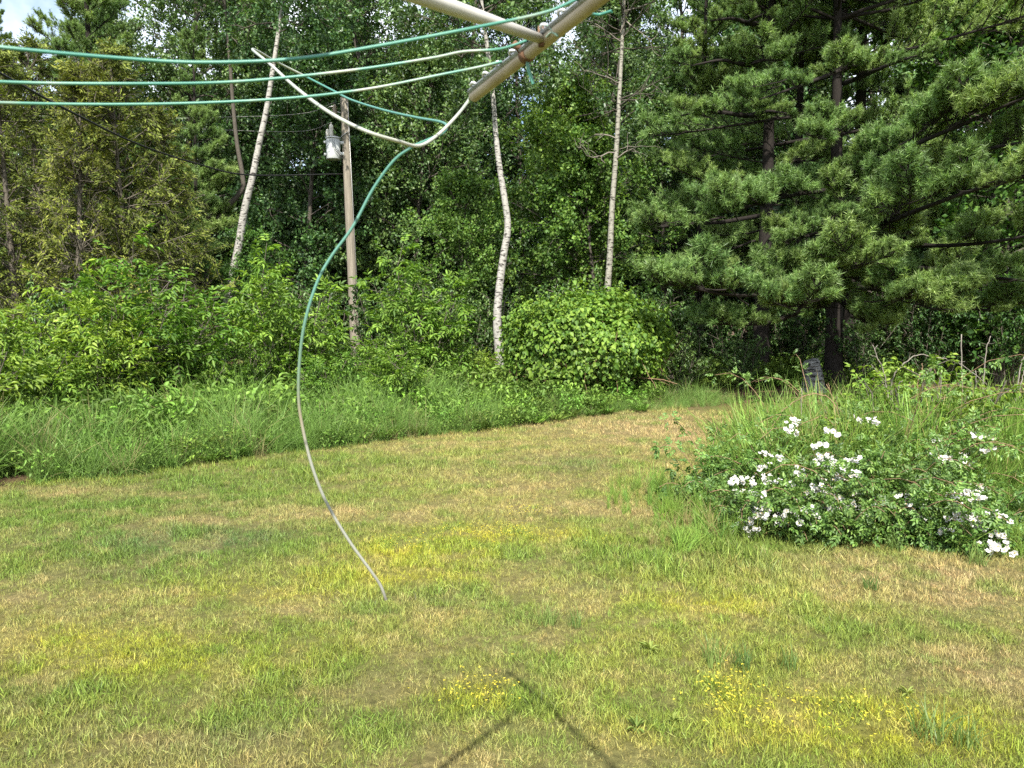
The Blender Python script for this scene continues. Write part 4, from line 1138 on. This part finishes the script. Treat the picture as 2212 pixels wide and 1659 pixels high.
SHR['bramble'] = shrub(56, 1.15, .65, 7, 12, 5, .055, .026, 'shoot_leaf', pairs=2, spread=.45)
SHR['shoot'] = shrub(57, 1.25, .60, 8, 13, 11, .085, .034, 'shoot_leaf', simple=True, spread=.35)
for key, px, Y, s, lab in [('bramble', 1890, 7.4, .95, "yellow green bramble on the crest of the rose bush"), ('bramble', 1955, 7.7, 1.08, "tallest bramble, its shoots against the dark pine shade"),
                           ('shoot', 2070, 7.7, 1.0, "bright leafy shoots above the tall grass, under the dead stalks"), ('shoot', 2010, 7.8, .85, "leafy shoots between the tall bramble and the dead stalks"),
                           ('bramble', 1825, 6.9, .66, "low bramble with fresh leaves on the left slope of the rose bush"), ('shoot', 2135, 8.2, .85, "leafy shoots at the right edge behind the tall grass"),
                           ('bramble', 2230, 8.0, .9, "bramble at the far right edge beside the dead stalks"), ('shoot', 2330, 7.6, .9, "leafy shoots just past the right edge of the tall grass")]:
    add_shrub(key, lab, px, Y, px * .21, s, "bramble" if key == 'bramble' else "shrub", "brambles behind the wild roses")

# dead stalks and arching canes, each its own thing
def stalk(label, pts, Y, r, name="dead_stalk", mat='dead_wood', twigs=0, cat="stalk"):
    P = np.array([at(px, py, Y + .0) for px, py in pts])
    if name == "dead_stalk": P[0, 2] = -.03
    base = P[0] * np.array([1, 1, 0])
    C = spline(P - base, 5)
    rng = np.random.default_rng(int(pts[0][0]) + 3)
    C[1:-1] += rng.normal(0, .004, C[1:-1].shape)
    g = Geo(); tube1(g, C, np.linspace(r, r * .6, len(C)), 6)
    if twigs:
        S, D, t = sprout(rng, C[None], twigs, .2, 1, .8); B = grow(rng, S, D, rng.uniform(.04, .12, len(S)), 4, .2)
        V, Q = tubes(B, np.full((len(B), 4), r * .4), 3); g.add(V, None, Q)
    return tag(obj(name, g.mesh(name, M[mat]), None, base), label, cat, "dead stalks by the brambles")
stalk("tallest bare grey stalk standing above the leafy shoots", [(2079, 1010), (2078, 850), (2077, 722)], 7.9, .008)
stalk("second tall bare stalk, right of the tallest one", [(2128, 1000), (2124, 850), (2130, 760), (2140, 726)], 8.0, .007, twigs=3)
stalk("leaning pale stalk at the right edge of the picture", [(2188, 990), (2196, 850), (2206, 790), (2213, 770)], 7.8, .008)
stalk("thin stalk right beside the leaning one at the right edge", [(2200, 990), (2203, 850), (2212, 800)], 7.9, .007)
stalk("kinked thin reddish stalk left of the leafy shoots", [(1982, 1000), (1983, 900), (1981, 850), (1985, 820), (1993, 800), (1992, 785)], 7.6, .006, mat='cane')
stalk("short straight stalk under the arching cane", [(2031, 1000), (2031, 860), (2034, 790)], 7.7, .006)
stalk("short grey stub of a stalk behind the tall bramble", [(1935, 1000), (1940, 850), (1950, 822)], 7.8, .009)
stalk("slim stalk standing alone left of the rose bush crest", [(1730, 1010), (1731, 900), (1731, 838)], 7.2, .005)
stalk("slim dry stalk between the two tallest ones", [(2108, 990), (2108, 860), (2107, 800)], 8.1, .006)
stalk("long bare cane arching left over the tan lawn", [(1830, 960), (1800, 870), (1760, 851), (1725, 862), (1690, 890), (1662, 935)], 7.0, .005, "arching_cane", 'cane', 4, "cane")
stalk("second bare cane arching low over the lawn below the first", [(1835, 985), (1790, 905), (1745, 910), (1700, 935), (1660, 965), (1625, 1020)], 6.9, .0045, "arching_cane", 'cane', 4, "cane")
stalk("pale cane arching right across the dark shade", [(1920, 900), (1928, 820), (1948, 790), (1980, 768), (2020, 772), (2060, 780), (2100, 805), (2130, 830)], 7.7, .006, "arching_cane", 'dead_wood', 5, "cane")
stalk("crooked cane rising from the tall bramble, forked at its top", [(1925, 900), (1912, 815), (1895, 770), (1885, 745)], 7.6, .006, "arching_cane", 'dead_wood', 3, "cane")
stalk("cane slanting down through the fresh bramble leaves", [(1860, 960), (1835, 920), (1810, 880), (1785, 830)], 7.1, .005, "arching_cane", 'cane', 3, "cane")

def make_meadow():
    """the tall grass round the roses"""
    rng = np.random.default_rng(9)
    gm = grass_mat("meadow_blade", .32, .7, 1.3)
    pr = [blade_tuft(rng, 30, .09, .40, 1.0, .0115, .25, .20, 4).mesh("meadow_clump", gm) for _ in range(8)]
    n = 6000
    x = rng.uniform(2.0, 7.5, n); y = rng.uniform(5.4, 8.6, n)
    front = 5.65 + .05 * (x - 2)
    k = (y > front) & (x > 2.45 + (y - 5.6) * .16 + rng.normal(0, .45, n))
    x, y = x[k], y[k]
    s = np.clip(.24 + (y - 5.6) * .62, .22, 1.05) * rng.uniform(.6, 1.2, len(x))
    x2 = rng.uniform(.7, 4.2, 1500); y2 = rng.uniform(5.2, 7.6, 1500)        # lower grass between the roses
    kk = (x2 > .75 + rng.random(1500) * 1.0) & (y2 > 5.3 + rng.random(1500) * .5) & (fbm(x2, y2, 171, 1.5) > .42)
    x2, y2 = x2[kk], y2[kk]
    s2 = rng.uniform(.12, .50, len(x2)) * np.clip(.5 + (x2 - .8) * .6, .4, 1)
    x, y, s = np.concatenate([x, x2]), np.concatenate([y, y2]), np.concatenate([s, s2])
    c = np.array([.200, .320, .058]) * rng.uniform(.75, 1.25, (len(x), 1)) * (1 + rng.normal(0, .06, (len(x), 3)))
    k = (rng.random(len(x)) < .07)[:, None]; c = np.where(k, np.array([.34, .30, .12]), c)
    scatter("meadow_grass", "knee high grass round the wild roses on the right", pr, x, y, ground_z(x, y), s, c, rng, .1)
make_meadow()

# tufts and plantains that stand out on the lawn
def lawn_plants():
    gm = leaf_mat("plantain_leaf", [(0, (.13, .20, .045)), (1, (.25, .32, .08))], .3, .55, .2)
    tm = leaf_mat("tuft_blade", [(0, (.08, .15, .035)), (1, (.17, .25, .07))], .3, .45, .35)
    rng = np.random.default_rng(71)
    pl = []
    for j in range(3):
        g = Geo(); n = 13; a = np.arange(n) * 2.4; el = rng.uniform(.1, 1.3, n)
        D = np.stack([np.cos(a) * np.cos(el), np.sin(a) * np.cos(el), np.sin(el)], -1)
        leaves(g, D * .01, D, np.array([[0, 0, 1.0]]) + rng.normal(0, .1, (n, 3)) - D * .3, rng.uniform(.09, .16, n), rng.uniform(.026, .036, n), .15, .25, 1.0, True)
        pl.append(g.mesh("plantain_weed", gm))
    tf = [blade_tuft(rng, 46, .06, .10, .20, .005, .35, .2, 3).mesh("grass_tuft", tm) for _ in range(3)]
    for px, py, s, lab in [(1405, 1405, 1.0, "broad leaved plantain in the lawn right of centre"), (1375, 1575, .8, "plantain low in the lawn right of the airer's shadow"), (1960, 1500, .7, "plantain near the right edge of the lawn"), (1455, 1560, .6, "plantain just right of the one beside the shadow")]:
        tag(obj("plantain_weed", pl[int(rng.integers(0, 3))], None, ground(px, py) + np.array([0, 0, .005]), rng.uniform(0, 6), s * .5), lab, "weed", "plantains in the lawn")
    for px, py, s, lab in [(1540, 1430, 1.0, "upright grass tuft above the yellow patch at lower right"), (1600, 1440, .85, "grass tuft just right of the upright one at lower right"), (1180, 1345, .8, "grass tuft in the middle of the lawn"),
                           (1240, 1350, .7, "grass tuft right of the middle one"), (2010, 1590, 1.1, "dense green tuft in the bottom right corner"), (2090, 1610, .9, "second green tuft in the bottom right corner"),
                           (2110, 1215, 1.0, "rounded grey green tuft at the foot of the low rose"), (1930, 1185, 1.0, "dark tuft in front of the tall grass"), (1880, 1270, .8, "sparse tuft on the tan patch at right"), (1700, 1440, .8, "thin tuft above the yellow flowers at right")]:
        tag(obj("grass_tuft", tf[int(rng.integers(0, 3))], None, ground(px, py), rng.uniform(0, 6), s), lab, "grass tuft", "tufts in the lawn")
lawn_plants()

def yellow_bloom():
    rng = np.random.default_rng(72)
    m = plain_mat("yellow_petal", (.50, .42, .03), .6, c2=(.42, .36, .03))
    g = Geo()
    for px, py, rx, ry, n in [(1080, 1158, 150, 16, 200), (1040, 1500, 80, 30, 60), (1560, 1500, 70, 36, 70), (1750, 1560, 220, 50, 90), (1130, 1110, 60, 10, 60), (890, 1185, 90, 14, 60)]:
        q = rng.normal(0, .55, (n, 2))
        P = np.array([ground(px + a * rx, py + b * ry) for a, b in q]) + np.array([0, 0, 1]) * rng.uniform(.03, .065, (n, 1))
        P = P[P[:, 1] > 1]
        for a in (0, 2.1, 4.2):
            D = np.repeat(np.array([[math.cos(a), math.sin(a), .35]]), len(P), 0) + rng.normal(0, .3, P.shape)
            leaves(g, P, D, np.repeat(np.array([[0, 0, 1.0]]), len(P), 0), .008, .007)
    tag(obj("lawn_flowers", g.mesh("lawn_flowers", m)), "tiny yellow flowers in patches of the lawn", None, None, "stuff")
yellow_bloom()

# ------------------------------------------------------------------ stump in the shade
def stump():
    rng = np.random.default_rng(81)
    Y = 17.6
    c = ground_at(1762, Y)
    t = thing("tree_stump", "grey weathered stump with dark cracks, standing in the pines' shade", "stump", c)
    g = Geo(); n, sd = 12, 18
    z = np.linspace(-.05, .72, n); f = (z + .05) / .77
    a = np.arange(sd) * 6.283 / sd
    R = (.24 - .05 * f + .05 * np.exp(-f * 6))[:, None] * (1 + .07 * np.sin(a * 5 + 1)[None] + .03 * rng.normal(size=(n, sd)))
    R[-1] *= .72; R[-2] *= .93
    V = np.stack([R * np.cos(a) - .12 * f[:, None], R * np.sin(a), np.broadcast_to(z[:, None], R.shape) + .04 * np.cos(a)[None] * (f[:, None] > .9)], -1).reshape(-1, 3)
    i, s = np.meshgrid(np.arange(n - 1), np.arange(sd), indexing='ij'); s2 = (s + 1) % sd
    Q = np.stack([i * sd + s, i * sd + s2, (i + 1) * sd + s2, (i + 1) * sd + s], -1).reshape(-1, 4)
    V = np.concatenate([V, [[-.12, 0, .73]]]); k = (n - 1) * sd
    T = np.array([[k + j, k + (j + 1) % sd, len(V) - 1] for j in range(sd)])
    g.add(V, T, Q)
    obj("wood", g.mesh("wood", bark_mat("stump_wood", (.10, .10, .10), (.36, .36, .35), (3, 3, 9), .9, .8, marks=(.03, .03, .03), speckle=3.0), True), t)
    h = Geo()                                                              # raised rings of cracked bark
    for zz in (.12, .24, .37, .48, .58):
        aa = np.linspace(2.6, 6.8, 14) + rng.normal(0, .1)
        rr = .248 - .05 * (zz / .72) + rng.normal(0, .004, 14)
        tube1(h, np.stack([rr * np.cos(aa) - .12 * zz / .72, rr * np.sin(aa), zz + rng.normal(0, .012, 14)], -1), .007, 5)
    obj("bark_ridges", h.mesh("bark_ridges", M['grey_bark']), t)
stump()

# ------------------------------------------------------------------ utility pole, transformer, wires
PY = 23.0
def utility_pole():
    base = ground_at(771, PY); top = at(743.5, 211, PY)
    t = thing("utility_pole", "weathered grey wooden utility pole standing in the thicket", "utility pole", base)
    C = np.linspace([0, 0, -.3], top - base, 18)
    g = Geo(); tube1(g, C, np.linspace(.155, .112, 18), 20)
    obj("shaft", g.mesh("shaft", bark_mat("pole_wood", (.13, .115, .09), (.30, .265, .21), (14, 14, .5), .9, .7, speckle=3.0), True), t)
    por = plain_mat("porcelain", (.26, .22, .17), .25, c2=(.20, .15, .11))
    gal = plain_mat("galvanised", (.50, .50, .48), .45, .6, c2=(.38, .38, .37))
    axis = (top - base) / np.linalg.norm(top - base)
    def on(py): f = (py - 211) / (800 - 211); return (top - base) + (np.array([0, 0, 0.0]) - (top - base)) * f
    g = Geo(); p = on(245)                                                 # arrester hung off the pole's left side
    q = p + np.array([-.29, -.02, .02])
    lathe(g, [(.0, .26), (.03, .25), (.03, .20), (.085, .18), (.035, .155), (.085, .12), (.035, .095), (.085, .06), (.035, .035), (.085, 0), (.035, -.03), (.085, -.06), (.035, -.09), (.06, -.13), (.0, -.14)], q, 14)
    obj("insulator", g.mesh("insulator", por, True), t)
    g = Geo(); tube1(g, [q + [.03, 0, .05], p + [-.10, 0, .03]], .016, 6); tube1(g, [q + [0, 0, .22], q + [-.20, 0, .16]], .012, 6); tube1(g, [q + [-.13, 0, .02], q + [-.06, 0, -.14]], .014, 6)
    obj("bracket", g.mesh("bracket", gal, True), t)
    g = Geo(); p2 = on(293); tube1(g, [p2 + [.13, -.12, .16], p2 + [-.12, -.13, -.02]], .014, 6)
    obj("brace", g.mesh("brace", gal, True), t)
    g = Geo(); tube1(g, [on(222) + [.105, -.07, 0], on(420) + [.125, -.08, 0], on(800) + [.15, -.09, 0]], .008, 5)
    obj("ground_wire", g.mesh("ground_wire", gal, True), t)
    return base, top, on
POLE = utility_pole()

def transformer():
    base, top, on = POLE
    c = base + on(341) + np.array([-.38, -.06, 0])                          # foot of the tank
    t = thing("pole_transformer", "pale grey transformer can hung on the left of the utility pole", "transformer", c)
    tank_m = plain_mat("tank_paint", (.50, .52, .51), .4, c2=(.44, .46, .45), scale=6)
    por = plain_mat("bushing_porcelain", (.58, .56, .50), .3, c2=(.50, .48, .43))
    drk = plain_mat("transformer_wire", (.05, .05, .05), .5)
    g = Geo(); lathe(g, [(0, 0), (.19, 0), (.205, .02), (.205, .58), (.0, .58)], (0, 0, 0), 26)
    obj("tank", g.mesh("tank", tank_m, True), t)
    g = Geo(); lathe(g, [(.0, .585), (.222, .585), (.226, .60), (.222, .625), (.10, .66), (.0, .665)], (0, 0, 0), 26)
    obj("lid", g.mesh("lid", tank_m, True), t)
    for x, s in ((-.04, 1.0), (-.15, .62)):
        g = Geo(); lathe(g, [(.0, .64), (.06, .64), (.05, .67), (.075, .69), (.05, .71), (.072, .74), (.05, .76), (.07, .79), (.052, .81), (.066, .84), (.062, .92), (.05, .97), (.015, 1.0), (.012, 1.05), (0, 1.05)] if s == 1 else
                         [(.0, .62), (.05, .62), (.045, .70), (.05, .78), (.04, .84), (.0, .86)], (x, -.05, 0), 14)
        obj("bushing", g.mesh("bushing", por, True), t)
    for z in (.16, .47):
        g = Geo(); box(g, (.25, .0, z), .13, .10, .09); obj("hanger", g.mesh("hanger", tank_m), t)
        g = Geo(); box(g, (-.225, -.03, z - .02 if z < .3 else z + .02), .07, .09, .075); obj("lug", g.mesh("lug", tank_m), t)
    rng = np.random.default_rng(5)
    for x0, x1 in ((.02, .12), (.08, .16), (-.06, .10)):
        g = Geo(); tube1(g, spline([(x0, -.212, .54), (x0 + .01, -.26, .40), (x1, -.25, .22), (x1 + .10, -.20, .12), (.30, -.16, -.02)], 6), .005, 5)
        obj("lead", g.mesh("lead", drk, True), t)
transformer()

def wire(name, label, pts, r, mat, k=10):
    P = spline(np.array(pts), k)
    o0 = P[0].copy()
    g = Geo(); tube1(g, P - o0, r, 6)
    return tag(obj(name, g.mesh(name, mat, True), None, o0), label, "cable", "overhead wires")
CABLE = plain_mat("cable_black", (.012, .012, .012), .6)
BARE = plain_mat("bare_wire", (.30, .30, .28), .5, .3)
_b, _t, _on = POLE
att = _b + _on(372) + np.array([-.13, -.12, 0])
wire("overhead_cable", "thick black cable sagging from the upper left edge towards the utility pole",
     [at(-420, -90, 7.0), at(-150, 72, 9.0), at(0, 158, 10.5), at(150, 240, 12.6), at(300, 312, 15.2), at(430, 355, 18.0), at(540, 378, 20.4), att], .019, CABLE)
_q = _b + _on(236) + np.array([-.30, -.02, .20])
wire("overhead_wire", "thin grey wire running left from the pole's insulator", [_q, at(660, 244, 23.5), at(520, 252, 24.0), at(250, 255, 25.0), at(-150, 240, 26.0), at(-500, 215, 27.0)], .006, BARE)
wire("overhead_wire", "thin wire from the transformer bushing running left across the young pine", [_b + _on(341) + np.array([-.42, -.11, 1.04]), at(640, 284, 23.2), at(400, 277, 23.6), at(100, 262, 24.0), at(-300, 235, 25)], .005, BARE)

# ------------------------------------------------------------------ the clothes airer overhead
def clothes_airer():
    paint = plain_mat("airer_enamel", (.50, .49, .45), .4, c2=(.42, .40, .35), scale=12)
    steel = plain_mat("airer_steel", (.42, .36, .26), .5, .0, c2=(.33, .27, .18), scale=18)
    rail_m = plain_mat("airer_rail", (.42, .44, .45), .35, .3, c2=(.30, .31, .31), scale=60)
    clip = plain_mat("airer_clip", (.80, .81, .83), .3, .2)
    rust = plain_mat("airer_rust", (.09, .045, .025), .9, c2=(.20, .11, .06), scale=120)
    dark = plain_mat("airer_hollow_shade", (.012, .012, .012), .8)
    # vinyl line: teal where it is sound, bleached to off-white where it has weathered
    vinyl, n, l, out = new_mat("line_vinyl")
    tc = n.new("ShaderNodeTexCoord"); no = n.new("ShaderNodeTexNoise"); no.inputs['Scale'].default_value = 6; no.inputs['Detail'].default_value = 3
    l.new(tc.outputs['Object'], no.inputs['Vector'])
    cr = ramp(n, [(.40, (.040, .19, .14)), (.55, (.085, .24, .175)), (.66, (.30, .34, .27))]); l.new(no.outputs['Fac'], cr.inputs['Fac'])
    p = n.new("ShaderNodeBsdfPrincipled"); p.inputs['Roughness'].default_value = .4; l.new(cr.outputs['Color'], p.inputs['Base Color']); l.new(p.outputs[0], out.inputs[0])
    fading, n, l, out = new_mat("line_fading")      # the hanging end has bleached towards its tip
    a_ = n.new("ShaderNodeAttribute"); a_.attribute_name = "tint"
    cr = ramp(n, [(.0, (.045, .18, .14)), (.60, (.065, .18, .135)), (.69, (.12, .18, .12)), (.73, (.21, .185, .12)), (.79, (.25, .26, .22)), (.96, (.25, .25, .21)), (1.0, (.10, .095, .08))]); l.new(a_.outputs['Fac'], cr.inputs['Fac'])
    p = n.new("ShaderNodeBsdfPrincipled"); p.inputs['Roughness'].default_value = .45; l.new(cr.outputs['Color'], p.inputs['Base Color']); l.new(p.outputs[0], out.inputs[0])
    bleached = plain_mat("line_bleached", (.40, .40, .34), .45, c2=(.27, .32, .26), scale=5)
    T = at(1024, 208, 1.58)                    # open end of the arm
    Rr = at(1305, -12, 1.15)                   # where it leaves the picture
    ax = nrm(Rr - T)
    H = T + ax * 2.35                          # hub, behind and right of the eye
    J = T + ax * .30
    base = np.array([H[0], H[1], 0])
    t = thing("clothes_airer", "white tubular clothes airer arm with teal lines close overhead", "clothes airer", base)
    def part(nm, g, m, parent=None, smooth=True):
        return obj(nm, g.mesh(nm, m, smooth), parent or t)
    o = lambda p: np.asarray(p, float) - base
    upv = nrm(np.cross(np.cross(ax, [0, 0, 1.0]), ax)); sd = np.cross(ax, upv)
    g = Geo(); tube1(g, [o(T + ax * f) for f in np.linspace(0, 2.35, 12)], .0112, 20, cap=False)
    arm = part("arm", g, steel)
    g = Geo(); tube1(g, [o(T + ax * .0015), o(T + ax * .004)], .0104, 20); part("hollow_shade_disc", g, dark, arm)  # black disc stands in for the shade inside the hollow arm
    # rail of pressed metal along the arm's upper left, with bright line clips
    lean = np.array([-.62, -.45, .64]); lean = nrm(lean - ax * np.dot(lean, ax))
    g = Geo(); A = np.stack([ax, nrm(np.cross(lean, ax)), lean]); box(g, o(T + ax * 1.17 + lean * .0125), 2.34, .010, .008, A)
    part("rail", g, rail_m, arm, False)
    for f in np.concatenate([np.arange(.03, .78, .058)]):
        g = Geo(); C = o(T + ax * f + lean * .0165)
        th = np.linspace(0, math.pi, 7)
        tube1(g, [C + ax * (.009 * math.cos(a)) + lean * (.006 * math.sin(a)) for a in th], .0026, 6)
        part("line_clip", g, clip, arm)
    # brace tube, leaving the arm towards the upper left
    K = at(908, -8, 1.08); bx = nrm(K - J)
    g = Geo(); tube1(g, [o(J + bx * f) for f in np.linspace(.004, 2.0, 16)], np.clip(np.linspace(.0078, .034, 16), 0, .0125), 20); part("brace", g, paint)
    g = Geo(); tube1(g, [o(J - upv * .012 + bx * .012), o(J + upv * .020 + bx * .012)], .005, 8); part("bolt", g, rust)
    g = Geo(); tube1(g, [o(T + ax * .234 - ax * .009), o(T + ax * .234 + ax * .009)], .0132, 16); part("clamp", g, rust)
    g = Geo(); tube1(g, [o(T + ax * .228 + lean * .012), o(T + ax * .228 + lean * .030)], .006, 8); part("clamp_screw", g, rust)
    # hub and post behind the eye
    g = Geo(); lathe(g, [(0, -.10), (.045, -.10), (.05, -.05), (.05, .05), (.03, .08), (0, .08)], o(H), 16); part("hub", g, paint)
    g = Geo(); tube1(g, [o([H[0], H[1], -.2]), o(H)], .022, 16); part("post", g, paint)
    E = J + bx * 2.0
    # the second arm, out of the picture, that the lines run to
    g = Geo(); L2 = at(-1100, 40, .72); tube1(g, [o(H), o(L2 + nrm(L2 - H) * .3)], .0112, 16); part("arm", g, steel)
    g = Geo(); tube1(g, [o(E), o(H + np.array([0, 0, -.06]))], .0088, 12); part("brace", g, paint)
    # lines from the arm to the left
    def line(nm, pts, r=.0031, m=vinyl, parent=None, k=8):
        C = spline(np.array(pts), k); g = Geo(); tube1(g, [o(p_) for p_ in C], r, 10, cap=False)
        g.tint = [np.repeat(np.linspace(0, 1, len(C)), 10)]
        return part(nm, g, m, parent)
    a1, a2, a3 = T + ax * .43 + lean * .018, T + ax * .262 + lean * .018, T + ax * .160 + lean * .018
    ln = nrm(L2 - H)
    line("line", [a1, at(1180, 26, 1.12), at(1050, 55, 1.06), at(830, 97, 1.02), at(640, 127, .99), at(430, 135, .96), at(250, 125, .93), at(0, 102, .88), at(-400, 55, .82), L2 - ln * .15], .0022)
    line("line", [a2, at(1080, 106, 1.28), at(1000, 112, 1.27), at(930, 126, 1.26), at(760, 152, 1.24), at(520, 176, 1.20), at(300, 181, 1.15), at(0, 177, 1.08), at(-400, 150, .95), L2 + ln * .05], .0023)
    line("line", [a3, at(1035, 145, 1.42), at(960, 160, 1.42), at(790, 193, 1.40), at(600, 214, 1.36), at(330, 225, 1.30), at(0, 222, 1.20), at(-400, 200, 1.02), L2 + ln * .25], .0024)
    # stray loose ends of line at the clamp and along the rail
    line("line_tail", [T + ax * .234 - upv * .010, at(1141, 150, 1.37), at(1147, 166, 1.37), at(1152, 182, 1.37)], .0030)
    line("line_tail", [T + ax * .33 + lean * .018, at(1205, 78, 1.26), at(1192, 70, 1.27), at(1180, 80, 1.28)], .0016)
    line("line_tail", [T + ax * .42, at(1290, 32, 1.24), at(1322, 24, 1.23)], .0024)
    # the broken outer line: stiff, springing out from the arm's end, doubling back and hanging down
    far = at(546, 108, 1.95)
    line("loose_line", [T + lean * .012 + ax * .02, T - ax * .03, at(985, 252, 1.55), at(945, 292, 1.50), at(905, 315, 1.42), at(860, 305, 1.34), at(790, 283, 1.30), at(710, 242, 1.36), at(640, 190, 1.52), at(585, 140, 1.75), far,
                        at(560, 112, 2.1), at(600, 135, 2.3), at(660, 165, 2.4)], .0031, bleached)
    line("loose_line", [at(660, 165, 2.4), at(720, 196, 2.3), at(760, 216, 2.2), at(830, 238, 1.98), at(900, 254, 1.78), at(950, 263, 1.64), at(965, 273, 1.58), at(955, 288, 1.54), at(925, 302, 1.52), at(890, 318, 1.50),
                        at(850, 348, 1.50), at(805, 410, 1.50), at(762, 490, 1.49), at(715, 555, 1.48), at(685, 610, 1.47), at(660, 690, 1.46), at(648, 770, 1.46), at(645, 860, 1.46), at(655, 930, 1.46), at(675, 1010, 1.46), at(705, 1085, 1.47), at(752, 1165, 1.48), at(800, 1232, 1.49), at(822, 1265, 1.5), at(834, 1296, 1.5)], .0029, fading)
    return T, J
TIP, JOINT = clothes_airer()
